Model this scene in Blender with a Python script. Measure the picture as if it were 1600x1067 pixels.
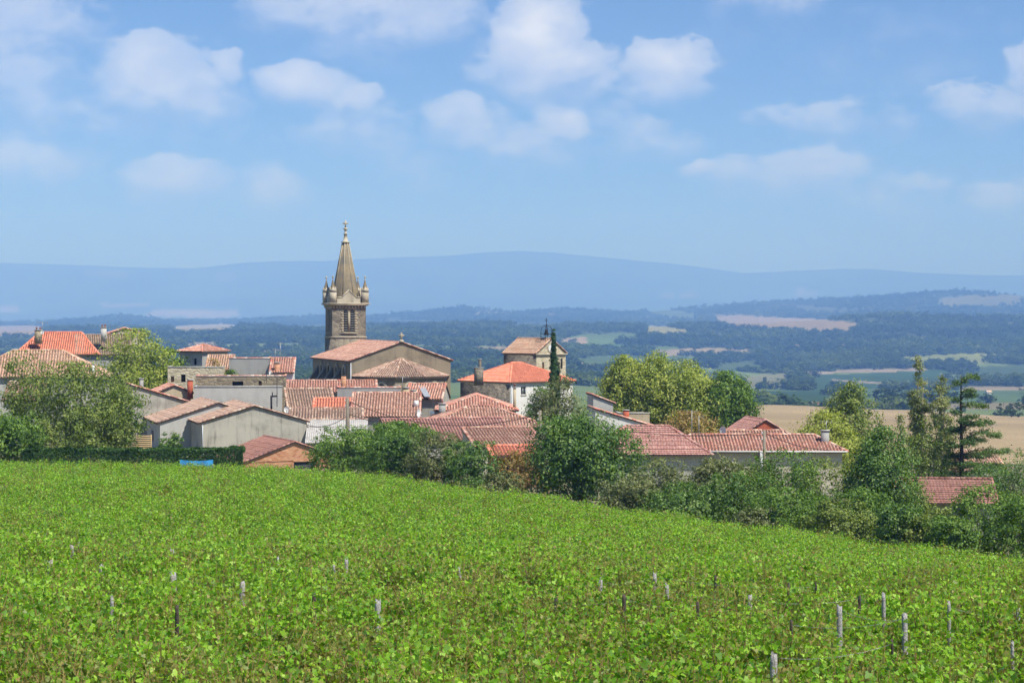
import bpy, math, random
import numpy as np
from mathutils import Vector

# ------------------------------------------------------------------ camera, sky, sun, exposure
for o in list(bpy.data.objects):
    bpy.data.objects.remove(o)
scene = bpy.context.scene
COL = scene.collection
R = math.radians
F = 3000.0            # focal length in photo pixels (photo 1600 wide)
HY = 500.0            # eye level, photo row

cam_d = bpy.data.cameras.new('camera')
cam = bpy.data.objects.new('camera', cam_d)
COL.objects.link(cam)
cam_d.sensor_width = 36.0
cam_d.lens = 36.0 * F / 1600.0
cam_d.shift_y = -(533.5 - HY) / 1600.0
cam_d.clip_start = 0.5
cam_d.clip_end = 150000.0
cam.location = (0, 0, 0)
cam.rotation_euler = (R(90), 0, 0)
scene.camera = cam

SUN_EL, SUN_AZ = 57.0, 131.0        # azimuth clockwise from the view direction (+Y)
sun_dir = Vector((math.sin(R(SUN_AZ)) * math.cos(R(SUN_EL)), math.cos(R(SUN_AZ)) * math.cos(R(SUN_EL)), math.sin(R(SUN_EL))))
sl = bpy.data.lights.new('sun', 'SUN')
sl.energy = 5.0
sl.angle = R(0.53)
sl.color = (1.0, 0.975, 0.945)
sun = bpy.data.objects.new('sun', sl)
COL.objects.link(sun)
sun.rotation_euler = sun_dir.to_track_quat('Z', 'Y').to_euler()
sun.location = (60, -40, 80)

scene.view_settings.view_transform = 'Standard'
scene.view_settings.look = 'None'
scene.view_settings.exposure = 0.33
scene.view_settings.gamma = 1.0
scene.view_settings.use_curve_mapping = False
cy = scene.cycles
cy.max_bounces = 4
cy.diffuse_bounces = 2
cy.glossy_bounces = 2
cy.transmission_bounces = 3
cy.transparent_max_bounces = 4
cy.volume_bounces = 1
cy.use_adaptive_sampling = True
cy.adaptive_threshold = 0.03
cy.adaptive_min_samples = 20
cy.use_denoising = True
cy.caustics_reflective = False
cy.caustics_refractive = False


class NT:
    """tiny helper for wiring node trees"""
    def __init__(s, tree):
        s.t = tree
        s.n = tree.nodes
    def node(s, typ, **kw):
        n = s.n.new(typ)
        for k, v in kw.items():
            setattr(n, k, v)
        return n
    def link(s, a, b):
        s.t.links.new(a, b)
    def put(s, sock, v):
        if hasattr(v, 'is_output'):
            s.link(v, sock)
        else:
            sock.default_value = v
    def m(s, op, a, b=None, c=None, clamp=False):
        n = s.n.new('ShaderNodeMath')
        n.operation = op
        n.use_clamp = clamp
        s.put(n.inputs[0], a)
        if b is not None:
            s.put(n.inputs[1], b)
        if c is not None:
            s.put(n.inputs[2], c)
        return n.outputs[0]
    def smooth(s, v, lo, hi):
        n = s.n.new('ShaderNodeMapRange')
        n.interpolation_type = 'SMOOTHSTEP'
        s.put(n.inputs['Value'], v)
        n.inputs['From Min'].default_value = lo
        n.inputs['From Max'].default_value = hi
        return n.outputs['Result']
    def mix(s, f, a, b, blend='MIX'):
        n = s.n.new('ShaderNodeMix')
        n.data_type = 'RGBA'
        n.blend_type = blend
        s.put(n.inputs[0], f)
        for i, v in ((6, a), (7, b)):
            if hasattr(v, 'is_output'):
                s.link(v, n.inputs[i])
            else:
                n.inputs[i].default_value = (*v[:3], 1)
        return n.outputs[2]
    def noise(s, vec, scale, detail=4, rough=0.55, dims='3D', out=0):
        n = s.n.new('ShaderNodeTexNoise')
        n.noise_dimensions = dims
        if vec is not None:
            s.link(vec, n.inputs['Vector'])
        n.inputs['Scale'].default_value = scale
        n.inputs['Detail'].default_value = detail
        n.inputs['Roughness'].default_value = rough
        return n.outputs[out]
    def vec(s, x, y, z):
        n = s.n.new('ShaderNodeCombineXYZ')
        for i, v in enumerate((x, y, z)):
            s.put(n.inputs[i], v)
        return n.outputs[0]


world = bpy.data.worlds.new('World')
scene.world = world
world.use_nodes = True
w = NT(world.node_tree)
w.n.clear()
SKY_STRENGTH = 0.116
sky = w.node('ShaderNodeTexSky', sky_type='NISHITA')
sky.sun_disc = False
sky.sun_elevation = R(SUN_EL)
sky.sun_rotation = R(SUN_AZ)
sky.altitude = 1600
sky.air_density = 0.7
sky.dust_density = 0.5
sky.ozone_density = 8.0
tc = w.node('ShaderNodeTexCoord')
sep = w.node('ShaderNodeSeparateXYZ')
w.link(tc.outputs['Generated'], sep.inputs[0])
AZ = w.m('ARCTAN2', sep.outputs[0], sep.outputs[1])
EL = w.m('ARCSINE', sep.outputs[2])
# flattened coordinates so that cloud detail is wider than tall
cvec = w.vec(w.m('MULTIPLY', AZ, 1.0), w.m('MULTIPLY', EL, 1.55), 0.0)
n1 = w.noise(cvec, 34.0, 10, 0.62)
n2 = w.noise(w.vec(AZ, w.m('MULTIPLY_ADD', EL, 1.55, -0.012), 0.03), 34.0, 6, 0.58)
nlow = w.noise(w.vec(AZ, w.m('MULTIPLY', EL, 2.4), 0.4), 7.0, 5, 0.55)
warp = w.m('MULTIPLY', w.m('SUBTRACT', w.noise(cvec, 50.0, 3, 0.5), 0.5), 0.020)
warp2 = w.m('MULTIPLY', w.m('SUBTRACT', w.noise(w.vec(EL, AZ, 0.7), 50.0, 3, 0.5), 0.5), 0.014)
AZw = w.m('ADD', AZ, warp)
ELw = w.m('ADD', EL, warp2)
CLOUDS = [  # photo px, py, half width, half height, density
    (838, 62, 92, 84, 1.00), (905, 100, 75, 52, .85), (1040, 108, 84, 50, .88), (800, 110, 80, 36, .5), (600, 22, 230, 60, .62), (470, 12, 110, 40, .5),
    (40, 45, 150, 60, .55), (50, 125, 110, 55, .46), (250, 125, 120, 75, .66), (300, 165, 110, 55, .5),
    (470, 130, 85, 36, .85), (540, 155, 60, 30, .62), (360, 100, 26, 30, .7), (560, 205, 130, 50, .4),
    (730, 190, 95, 50, .55), (830, 222, 110, 42, .55), (880, 192, 52, 34, .72), (285, 285, 100, 45, .60),
    (15, 255, 60, 45, .48), (110, 265, 75, 40, .5), (430, 290, 70, 42, .45), (130, 190, 130, 45, .4),
    (1260, 270, 120, 46, .58), (1160, 272, 70, 34, .45), (1400, 305, 130, 40, .4), (1530, 172, 100, 40, .55), (1592, 118, 52, 42, .75), (1090, 262, 36, 14, .65),
    (1200, 2, 120, 38, .46), (1320, 190, 170, 36, .34), (1000, 215, 110, 38, .36), (650, 250, 90, 40, .36), (950, 165, 60, 36, .38), (1500, 320, 180, 40, .3),
]
dens = num = den = None
for (cx, cyy, rx, ry, amp) in CLOUDS:
    rx, ry = rx * 1.14, ry * 1.02
    a = w.m('MULTIPLY_ADD', AZw, F / rx, -(cx - 800) / rx)
    e = w.m('MULTIPLY_ADD', ELw, F / ry, -(HY - cyy) / ry)
    es = w.m('MAXIMUM', e, w.m('MULTIPLY', e, -0.62))      # cloud bases trail off, tops are crisp
    q = w.m('SUBTRACT', 1.0, w.m('ADD', w.m('MULTIPLY', a, a), w.m('MULTIPLY', es, es)))
    q = w.m('MULTIPLY', w.m('MAXIMUM', q, 0.0), amp)
    dens = q if dens is None else w.m('MAXIMUM', dens, q)
    up = w.m('MULTIPLY', q, w.m('MULTIPLY_ADD', e, 0.55, 0.55, clamp=True))
    num = up if num is None else w.m('ADD', num, up)
    den = q if den is None else w.m('ADD', den, q)
high = w.m('DIVIDE', num, w.m('ADD', den, 0.02))            # how high within its cloud
field = w.m('MULTIPLY', w.smooth(nlow, 0.42, 0.80), 0.42)   # loose fair-weather cloud all round the sky
base = w.m('MAXIMUM', dens, field)
body = w.m('ADD', base, w.m('MULTIPLY', w.m('SUBTRACT', n1, 0.5), 1.55))
wid = w.m('MULTIPLY_ADD', high, -0.52, 0.64)
mask = w.m('DIVIDE', w.m('SUBTRACT', body, 0.10), wid, clamp=True)
mask = w.m('MULTIPLY', mask, w.smooth(base, 0.0, 0.16))
relief = w.m('MULTIPLY_ADD', w.m('SUBTRACT', n1, n2), 3.2, 0.35, clamp=True)
lum = w.m('ADD', w.m('MULTIPLY', relief, 0.45), w.m('MULTIPLY', high, 0.65), clamp=True)
ccol = w.mix(lum, (3.9, 4.75, 7.0), (8.0, 8.1, 8.4))  # sunlit tops and lavender shaded undersides painted into the cloud colour
thin = w.m('MULTIPLY', mask, w.m('ADD', w.m('MULTIPLY_ADD', w.m('POWER', dens, 1.5), 0.60, 0.20), w.m('MULTIPLY', high, 0.12)))
skyc = w.mix(thin, sky.outputs[0], ccol)
bg = w.node('ShaderNodeBackground')
w.link(skyc, bg.inputs[0])
bg.inputs[1].default_value = SKY_STRENGTH
wo = w.node('ShaderNodeOutputWorld')
w.link(bg.outputs[0], wo.inputs[0])

# ------------------------------------------------------------------ helpers
random.seed(7)
rng = np.random.default_rng(11)


def lin(r, g, b, k=1.0):
    def f(c):
        c /= 255.0
        return (c / 12.92 if c <= 0.04045 else ((c + 0.055) / 1.055) ** 2.4) * k
    return (f(r), f(g), f(b))


def V(px, py, d):
    return Vector(((px - 800) / F * d, d, (HY - py) / F * d))


def tag(o, label=None, cat=None, group=None, kind=None):
    if label:
        o['label'] = label
    if cat:
        o['category'] = cat
    if group:
        o['group'] = group
    if kind:
        o['kind'] = kind
    return o


def empty(name, loc=(0, 0, 0), rz=0.0):
    o = bpy.data.objects.new(name, None)
    o.empty_display_size = 0.5
    COL.objects.link(o)
    o.location = loc
    o.rotation_euler = (0, 0, rz)
    return o


def np_mesh(name, verts, faces_flat, counts, mat, fcol=None, smooth=False):
    me = bpy.data.meshes.new(name)
    verts = np.asarray(verts, dtype=np.float32).reshape(-1, 3)
    faces_flat = np.asarray(faces_flat, dtype=np.int32).ravel()
    counts = np.asarray(counts, dtype=np.int32)
    me.vertices.add(len(verts))
    me.vertices.foreach_set('co', verts.ravel())
    me.loops.add(len(faces_flat))
    me.loops.foreach_set('vertex_index', faces_flat)
    me.polygons.add(len(counts))
    starts = np.zeros(len(counts), dtype=np.int32)
    starts[1:] = np.cumsum(counts)[:-1]
    me.polygons.foreach_set('loop_start', starts)
    me.polygons.foreach_set('loop_total', counts)
    me.update(calc_edges=True)
    me.validate(verbose=False)
    if fcol is not None and len(me.polygons) == len(fcol):
        at = me.attributes.new('col', 'FLOAT_COLOR', 'FACE')
        c = np.ones((len(fcol), 4), dtype=np.float32)
        c[:, :3] = fcol
        at.data.foreach_set('color', c.ravel())
    if smooth:
        me.polygons.foreach_set('use_smooth', np.ones(len(me.polygons), dtype=bool))
    if mat is not None:
        me.materials.append(mat)
    return me


class MB:
    """collects polygons and links them as one mesh object"""
    def __init__(s):
        s.v, s.f, s.c = [], [], []
    def poly(s, pts, col=None):
        i = len(s.v)
        s.v += [tuple(p) for p in pts]
        s.f.append(list(range(i, i + len(pts))))
        s.c.append(col or (1, 1, 1))
    def raw(s, verts, faces, col=None):
        i = len(s.v)
        s.v += [tuple(p) for p in verts]
        for f in faces:
            s.f.append([k + i for k in f])
            s.c.append(col or (1, 1, 1))
    def box(s, x0, x1, y0, y1, z0, z1, col=None):
        v = [(x, y, z) for z in (z0, z1) for y in (y0, y1) for x in (x0, x1)]
        s.raw(v, [(0, 2, 3, 1), (4, 5, 7, 6), (0, 1, 5, 4), (2, 6, 7, 3), (0, 4, 6, 2), (1, 3, 7, 5)], col)
    def frustum(s, cx, cy_, z0, z1, a0, a1, b0=None, b1=None, col=None):
        b0 = a0 if b0 is None else b0
        b1 = a1 if b1 is None else b1
        v = [(cx + sx * a0, cy_ + sy * b0, z0) for sy in (-1, 1) for sx in (-1, 1)] + \
            [(cx + sx * a1, cy_ + sy * b1, z1) for sy in (-1, 1) for sx in (-1, 1)]
        s.raw(v, [(0, 2, 3, 1), (4, 5, 7, 6), (0, 1, 5, 4), (2, 6, 7, 3), (0, 4, 6, 2), (1, 3, 7, 5)], col)
    def lathe(s, cx, cy_, prof, n=8, rot=0.0, col=None):
        v, f = [], []
        for (r, z) in prof:
            for k in range(n):
                a = rot + 2 * math.pi * k / n
                v.append((cx + r * math.cos(a), cy_ + r * math.sin(a), z))
        for i in range(len(prof) - 1):
            for k in range(n):
                k2 = (k + 1) % n
                f.append((i * n + k, i * n + k2, (i + 1) * n + k2, (i + 1) * n + k))
        f.append(tuple(range(n))[::-1])
        f.append(tuple((len(prof) - 1) * n + k for k in range(n)))
        s.raw(v, f, col)
    def tube(s, pts, rad, n=6, col=None):
        pts = [Vector(p) for p in pts]
        v, f = [], []
        for i, p in enumerate(pts):
            t = (pts[min(i + 1, len(pts) - 1)] - pts[max(i - 1, 0)])
            t = t.normalized() if t.length > 1e-9 else Vector((0, 0, 1))
            a = t.cross(Vector((0.31, 0.95, 0.12)))
            if a.length < 1e-4:
                a = t.cross(Vector((1, 0, 0)))
            a.normalize()
            b = t.cross(a)
            r = rad[i] if hasattr(rad, '__len__') else rad
            for k in range(n):
                q = 2 * math.pi * k / n
                v.append(tuple(p + (a * math.cos(q) + b * math.sin(q)) * r))
        for i in range(len(pts) - 1):
            for k in range(n):
                k2 = (k + 1) % n
                f.append((i * n + k, i * n + k2, (i + 1) * n + k2, (i + 1) * n + k))
        f.append(tuple(range(n))[::-1])
        f.append(tuple((len(pts) - 1) * n + k for k in range(n)))
        s.raw(v, f, col)
    def build(s, name, mat, parent=None, cols=False, smooth=False):
        flat = [k for f in s.f for k in f]
        me = np_mesh(name, s.v, flat, [len(f) for f in s.f], mat, np.array(s.c, dtype=np.float32) if cols else None, smooth)
        o = bpy.data.objects.new(name, me)
        COL.objects.link(o)
        if parent is not None:
            o.parent = parent
        return o


def add_obj(name, me, parent=None):
    o = bpy.data.objects.new(name, me)
    COL.objects.link(o)
    if parent is not None:
        o.parent = parent
    return o


# ------------------------------------------------------------------ materials
def new_mat(name):
    m = bpy.data.materials.new(name)
    m.use_nodes = True
    t = NT(m.node_tree)
    t.n.clear()
    out = t.node('ShaderNodeOutputMaterial')
    p = t.node('ShaderNodeBsdfPrincipled')
    t.link(p.outputs[0], out.inputs[0])
    p.inputs['Specular IOR Level'].default_value = 0.25
    return m, t, p, out


def mat_plain(name, c, rough=0.8, metal=0.0, spec=0.25, var=0.25, scale=3.0, bump=0.0):
    m, t, p, out = new_mat(name)
    co = t.node('ShaderNodeTexCoord').outputs['Object']
    n = t.noise(co, scale, 5, 0.6)
    k = t.m('MULTIPLY_ADD', n, 2 * var, 1 - var)
    t.link(t.mix(1.0, c, t.vec(k, k, k), 'MULTIPLY'), p.inputs['Base Color'])
    p.inputs['Roughness'].default_value = rough
    p.inputs['Metallic'].default_value = metal
    p.inputs['Specular IOR Level'].default_value = spec
    if bump:
        b = t.node('ShaderNodeBump')
        b.inputs['Strength'].default_value = bump
        b.inputs['Distance'].default_value = 0.05
        t.link(n, b.inputs['Height'])
        t.link(b.outputs[0], p.inputs['Normal'])
    return m


def mat_render(name, c, dark, streak=0.5, patch=0.35, grain=14.0):
    """old lime or cement render: patches, vertical streaks, fine grain"""
    m, t, p, out = new_mat(name)
    co = t.node('ShaderNodeTexCoord').outputs['Object']
    big = t.noise(co, 0.55, 5, 0.62)
    mp = t.node('ShaderNodeMapping')
    t.link(co, mp.inputs[0])
    mp.inputs['Scale'].default_value = (1.6, 1.6, 0.16)
    st = t.noise(mp.outputs[0], 1.5, 5, 0.65)
    gr = t.noise(co, grain, 4, 0.6)
    f = t.m('ADD', t.m('MULTIPLY', t.smooth(big, 0.42, 0.72), patch), t.m('MULTIPLY', t.smooth(st, 0.50, 0.78), streak), clamp=True)
    col = t.mix(f, c, dark)
    g = t.m('MULTIPLY_ADD', gr, 0.5, 0.75)
    t.link(t.mix(1.0, col, t.vec(g, g, g), 'MULTIPLY'), p.inputs['Base Color'])
    p.inputs['Roughness'].default_value = 0.92
    b = t.node('ShaderNodeBump')
    b.inputs['Strength'].default_value = 0.35
    b.inputs['Distance'].default_value = 0.04
    t.link(gr, b.inputs['Height'])
    t.link(b.outputs[0], p.inputs['Normal'])
    return m


def mat_stone(name, c1, c2, mortar, scale=3.0, sx=0.6):
    m, t, p, out = new_mat(name)
    co = t.node('ShaderNodeTexCoord').outputs['Object']
    mp = t.node('ShaderNodeMapping')
    t.link(co, mp.inputs[0])
    mp.inputs['Scale'].default_value = (sx, sx, 1.0)
    v = t.node('ShaderNodeTexVoronoi', feature='F1')
    t.link(mp.outputs[0], v.inputs['Vector'])
    v.inputs['Scale'].default_value = scale
    ve = t.node('ShaderNodeTexVoronoi', feature='DISTANCE_TO_EDGE')
    t.link(mp.outputs[0], ve.inputs['Vector'])
    ve.inputs['Scale'].default_value = scale
    s = t.node('ShaderNodeSeparateColor')
    t.link(v.outputs['Color'], s.inputs[0])
    big = t.noise(co, 0.5, 4, 0.6)
    col = t.mix(s.outputs[0], c1, c2)
    col = t.mix(t.smooth(ve.outputs['Distance'], 0.10, 0.02), col, mortar)
    k = t.m('MULTIPLY_ADD', big, 0.7, 0.65)
    t.link(t.mix(1.0, col, t.vec(k, k, k), 'MULTIPLY'), p.inputs['Base Color'])
    p.inputs['Roughness'].default_value = 0.92
    b = t.node('ShaderNodeBump')
    b.inputs['Strength'].default_value = 0.6
    b.inputs['Distance'].default_value = 0.06
    t.link(t.smooth(ve.outputs['Distance'], 0.0, 0.15), b.inputs['Height'])
    t.link(b.outputs[0], p.inputs['Normal'])
    return m


def mat_brick(name, c1, c2, mortar):
    m, t, p, out = new_mat(name)
    co = t.node('ShaderNodeTexCoord').outputs['Object']
    s = t.node('ShaderNodeSeparateXYZ')
    t.link(co, s.inputs[0])
    vec = t.vec(t.m('ADD', s.outputs[0], s.outputs[1]), s.outputs[2], 0.0)
    b = t.node('ShaderNodeTexBrick')
    t.link(vec, b.inputs['Vector'])
    b.inputs['Color1'].default_value = (*c1, 1)
    b.inputs['Color2'].default_value = (*c2, 1)
    b.inputs['Mortar'].default_value = (*mortar, 1)
    b.inputs['Scale'].default_value = 1.0
    b.inputs['Brick Width'].default_value = 0.30
    b.inputs['Row Height'].default_value = 0.13
    b.inputs['Mortar Size'].default_value = 0.012
    n = t.noise(co, 1.2, 5, 0.65)
    k = t.m('MULTIPLY_ADD', n, 0.8, 0.6)
    t.link(t.mix(1.0, b.outputs['Color'], t.vec(k, k, k), 'MULTIPLY'), p.inputs['Base Color'])
    p.inputs['Roughness'].default_value = 0.9
    return m


def mat_tile(name):
    """fired clay; the colour of each tile comes with the tile"""
    m, t, p, out = new_mat(name)
    a = t.node('ShaderNodeAttribute')
    a.attribute_name = 'col'
    co = t.node('ShaderNodeTexCoord').outputs['Object']
    n = t.noise(co, 0.8, 5, 0.65)
    k = t.m('MULTIPLY_ADD', n, 0.55, 0.72)
    c = t.mix(1.0, a.outputs['Color'], t.vec(k, k, k), 'MULTIPLY')
    lich = t.noise(co, 5.0, 5, 0.7)
    c = t.mix(t.m('MULTIPLY', t.smooth(lich, 0.56, 0.74), 0.32), c, lin(176, 160, 138))
    t.link(c, p.inputs['Base Color'])
    p.inputs['Roughness'].default_value = 0.88
    return m


def mat_leaf(name, cols, trans=0.35, rough=0.6, spec=0.3, clump=0.35, cscale=0.5):
    m, t, p, out = new_mat(name)
    g = t.node('ShaderNodeNewGeometry')
    ramp = t.node('ShaderNodeValToRGB')
    e = ramp.color_ramp.elements
    e[0].position = 0.0
    e[0].color = (*cols[0], 1)
    e[1].position = 1.0
    e[1].color = (*cols[-1], 1)
    for i, c in enumerate(cols[1:-1]):
        x = e.new((i + 1) / (len(cols) - 1))
        x.color = (*c, 1)
    n = t.noise(g.outputs['Position'], cscale, 3, 0.55)
    f = t.m('ADD', t.m('MULTIPLY', g.outputs['Random Per Island'], 1 - clump), t.m('MULTIPLY', t.smooth(n, 0.32, 0.68), clump))
    t.link(f, ramp.inputs[0])
    t.link(ramp.outputs[0], p.inputs['Base Color'])
    p.inputs['Roughness'].default_value = rough
    p.inputs['Specular IOR Level'].default_value = spec
    tr = t.node('ShaderNodeBsdfTranslucent')
    t.link(t.mix(1.0, ramp.outputs[0], (1.25, 1.3, 0.6), 'MULTIPLY'), tr.inputs[0])
    mx = t.node('ShaderNodeMixShader')
    mx.inputs[0].default_value = trans
    t.link(p.outputs[0], mx.inputs[1])
    t.link(tr.outputs[0], mx.inputs[2])
    t.link(mx.outputs[0], out.inputs[0])
    return m


M = {}
M['tile'] = mat_tile('clay_tile')
M['deck'] = mat_plain('roof_timber', (0.09, 0.07, 0.055), 0.9)
M['cement'] = mat_render('cement_render', lin(184, 179, 165), lin(118, 114, 105), .75, .55)
M['cement_light'] = mat_render('light_cement_render', lin(190, 188, 180), lin(150, 147, 140), .4, .4)
M['cement_grey'] = mat_render('grey_render', lin(166, 165, 160), lin(118, 116, 112), .5, .45)
M['lime'] = mat_render('lime_render', lin(205, 196, 176), lin(156, 146, 124), .5, .4)
M['white'] = mat_render('white_render', lin(226, 224, 218), lin(176, 172, 164), .35, .3)
M['beige'] = mat_render('beige_render', lin(196, 180, 150), lin(150, 134, 108), .4, .4)
M['church'] = mat_render('church_render', lin(150, 138, 116), lin(100, 92, 80), .55, .6, 9.0)
M['tower'] = mat_stone('tower_stone', lin(152, 142, 122), lin(112, 105, 94), lin(140, 132, 116), 1.9, 0.7)
M['dressed'] = mat_render('dressed_stone', lin(188, 178, 156), lin(120, 112, 98), .5, .5, 8.0)
M['quoin'] = mat_render('quoin_stone', lin(166, 155, 132), lin(112, 104, 90), .5, .5, 8.0)
M['slat'] = mat_plain('louvre_slate', lin(128, 126, 120), 0.8)
M['spire'] = mat_render('spire_stone', lin(140, 126, 100), lin(100, 98, 92), .8, .7, 8.0)
M['rubble'] = mat_stone('rubble_stone', lin(176, 160, 130), lin(120, 108, 92), lin(150, 140, 120), 3.2)
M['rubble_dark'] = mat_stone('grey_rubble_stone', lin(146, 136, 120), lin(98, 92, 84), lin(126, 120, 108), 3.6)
M['rubble_pale'] = mat_stone('pale_rubble_stone', lin(214, 202, 174), lin(172, 158, 130), lin(196, 186, 160), 3.0)
M['brick'] = mat_brick('brick', lin(178, 112, 80), lin(212, 162, 124), lin(176, 150, 124))
M['redbrick'] = mat_brick('red_brick', lin(190, 96, 70), lin(170, 84, 62), lin(170, 110, 88))
M['asbestos'] = mat_plain('fibre_cement', lin(176, 172, 166), 0.85, var=0.5, scale=1.6)
M['glass'] = mat_plain('window_glass', (0.02, 0.025, 0.03), 0.08, spec=0.6, var=0.1)
M['skyglass'] = mat_plain('roof_glass', (0.10, 0.14, 0.18), 0.08, spec=0.8, var=0.1)
M['dark'] = mat_plain('dark_interior', (0.018, 0.016, 0.015), 0.9)
M['greydoor'] = mat_plain('dark_grey_door', lin(74, 76, 80), 0.6)
M['paledoor'] = mat_plain('pale_blue_paint', lin(176, 190, 204), 0.6)
M['shutter'] = mat_plain('brown_wood', lin(128, 92, 66), 0.7)
M['whitepaint'] = mat_plain('white_paint', lin(225, 225, 222), 0.5, var=0.08)
M['metal'] = mat_plain('grey_metal', lin(150, 152, 152), 0.4, metal=0.6)
M['zinc'] = mat_plain('zinc', lin(176, 180, 184), 0.45, metal=0.3)
M['iron'] = mat_plain('wrought_iron', (0.02, 0.02, 0.022), 0.6, metal=0.4)
M['pole'] = mat_plain('pole_wood', lin(140, 130, 114), 0.9, var=0.3, scale=5)
M['cable'] = mat_plain('cable_rubber', (0.03, 0.028, 0.026), 0.7)
M['clock'] = mat_plain('clock_enamel', lin(236, 236, 232), 0.4, var=0.05)
M['bark'] = mat_plain('bark', lin(112, 98, 82), 0.95, var=0.35, scale=6, bump=0.5)
M['bark_grey'] = mat_plain('grey_bark', lin(150, 140, 126), 0.95, var=0.3, scale=6, bump=0.5)
M['bark_dark'] = mat_plain('dark_bark', lin(70, 60, 52), 0.95, var=0.3, scale=6, bump=0.5)
M['postwood'] = mat_plain('weathered_wood', lin(168, 164, 160), 0.95, var=0.5, scale=22, bump=0.7)
M['postdark'] = mat_plain('tarred_wood', lin(82, 74, 66), 0.9, var=0.4, scale=22, bump=0.6)
M['fence'] = mat_plain('fence_wood', lin(186, 160, 116), 0.9, var=0.25, scale=9)
M['tarp'] = mat_plain('blue_tarpaulin', lin(70, 160, 222), 0.45, var=0.12, scale=4)
M['soil'] = mat_plain('vine_soil', lin(132, 108, 76), 0.95, var=0.35, scale=1.5)


PAL = {
    'pink': [(214, 160, 136), (196, 132, 108), (226, 184, 156), (180, 116, 94), (208, 150, 122), (190, 146, 124), (230, 196, 168), (164, 104, 86)],
    'old': [(196, 158, 134), (176, 132, 110), (210, 178, 150), (160, 124, 104), (190, 146, 120), (150, 124, 108), (214, 190, 164)],
    'mossy': [(170, 146, 122), (150, 126, 106), (188, 164, 138), (140, 116, 98), (176, 138, 112), (158, 142, 118)],
    'orange': [(232, 140, 106), (226, 126, 92), (238, 152, 118), (218, 120, 88), (232, 146, 112)],
    'mix': [(224, 150, 122), (216, 136, 108), (204, 148, 124), (234, 186, 160), (192, 124, 102), (228, 196, 172), (210, 122, 96), (176, 128, 108)],
    'red': [(196, 124, 106), (182, 110, 94), (208, 142, 122), (170, 104, 90), (198, 134, 116), (214, 162, 142)],
    'beige': [(214, 180, 148), (200, 158, 126), (224, 194, 164), (206, 144, 108), (184, 146, 118), (226, 170, 130)],
    'brownred': [(174, 112, 92), (160, 98, 80), (186, 126, 104), (150, 94, 78), (168, 116, 98)],
}
PAL = {k: np.array([lin(*c, k=0.94) for c in v]) for k, v in PAL.items()}
for _k, _c in PAL.items():
    _g = _c.mean(axis=1, keepdims=True)
    _c[:] = (_c + (_g - _c) * (.10 if _k == 'orange' else .30 if _k in ('red', 'brownred') else .18)) * (0.97 if _k != 'orange' else 1.06)
    if _k != 'orange':
        _c *= np.array([1.02, 1.0, .985])

# ------------------------------------------------------------------ terrain heights
PXS = np.array([-200, 0, 200, 400, 600, 800, 1000, 1200, 1400, 1600, 1800], dtype=float)
VH = 1.25    # height of the vine canopy over the soil


def row_py(d, py, drop=0.0):
    py = np.array(py, dtype=float) * np.ones(11)
    return d, (HY - py) / F * d - drop


def row_z(d, z):
    return d, np.array(z, dtype=float) * np.ones(11)


ROWS = [
    row_z(0, -1.75), row_z(8, -2.3), row_z(16, -4.9),
    row_py(24, 1100, VH), row_py(30, 1010, VH), row_py(36, 952, VH),
    row_py(44, [892, 893, 896, 900, 902, 904, 908, 913, 919, 925, 930], VH),
    row_py(52, [854, 855, 858, 862, 866, 869, 876, 885, 895, 905, 910], VH),
    row_py(62, [856, 857, 857, 858, 860, 864, 874, 888, 898, 908, 913], VH),
    row_py(75, [848, 848, 848, 846, 846, 850, 862, 880, 895, 908, 915], VH),
    row_py(108, [768, 768, 768, 769, 775, 790, 813, 835, 855, 872, 880], VH),
    row_py(130, [740, 740, 740, 742, 752, 771, 796, 818, 838, 858, 866], VH),
    row_py(150, [722, 722, 721, 727, 738, 756, 784, 806, 826, 846, 856], VH),
    row_z(165, [-12.6, -12.6, -12.6, -12.8, -13.2, -14, -15, -16, -17, -18.2, -19]),
    row_z(200, [-13.2, -13.2, -13.2, -13.3, -13.5, -14, -15, -16.2, -17.5, -19, -19.8]),
    row_z(260, [-13.6, -13.6, -13.6, -13.6, -13.8, -14.4, -15.8, -17.6, -19.4, -21, -22]),
    row_z(330, [-16, -16, -16, -16, -16, -17, -18.6, -20.6, -22.6, -24.6, -25.6]),
    row_z(600, [-27, -27, -27, -27, -27, -28, -29, -30.4, -32, -34, -35]),
    row_z(900, [-36, -36, -36, -36, -36, -37, -38, -39.6, -42, -45, -46]),
    row_z(1040, [-44, -44, -44, -44, -44, -46, -49, -50, -52, -54, -55]),
    row_py(1500, [600, 600, 600, 600, 600, 603, 612, 622, 626, 632, 634]),
    row_py(2200, [580, 580, 575, 575, 578, 580, 592, 606, 609, 611, 611]),
    row_py(2900, [562, 560, 556, 553, 553, 556, 570, 586, 582, 586, 588]),
    row_py(3600, [545, 545, 540, 537, 535, 538, 550, 562, 550, 556, 560]),
    row_py(4300, [528, 530, 528, 525, 520, 520, 528, 531, 519, 524, 528]),
    row_py(4900, [520, 520, 517, 514, 511, 511, 512, 510, 499, 505, 508]),
    row_py(5300, [519, 519, 516, 513, 510, 510, 510, 505, 494, 500, 504]),
    row_py(6100, [524, 524, 522, 520, 518, 518, 518, 516, 512, 513, 515]),
    row_py(7800, [514, 513, 508, 510, 506, 503, 503, 497, 488, 489, 490]),
    row_py(8900, [511, 509, 502, 505, 498, 493, 495, 482, 469, 471, 473]),
    row_py(9500, 500),      # main wooded ridge, replaced by the fine outline below
    row_z(10600, [-110] * 11), row_py(13000, 506), row_py(17000, 498),
    row_py(20000, 462), row_py(23000, 420), row_py(29000, 470), row_z(50000, -200),
]
RD = np.array([r[0] for r in ROWS], dtype=float)
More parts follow.
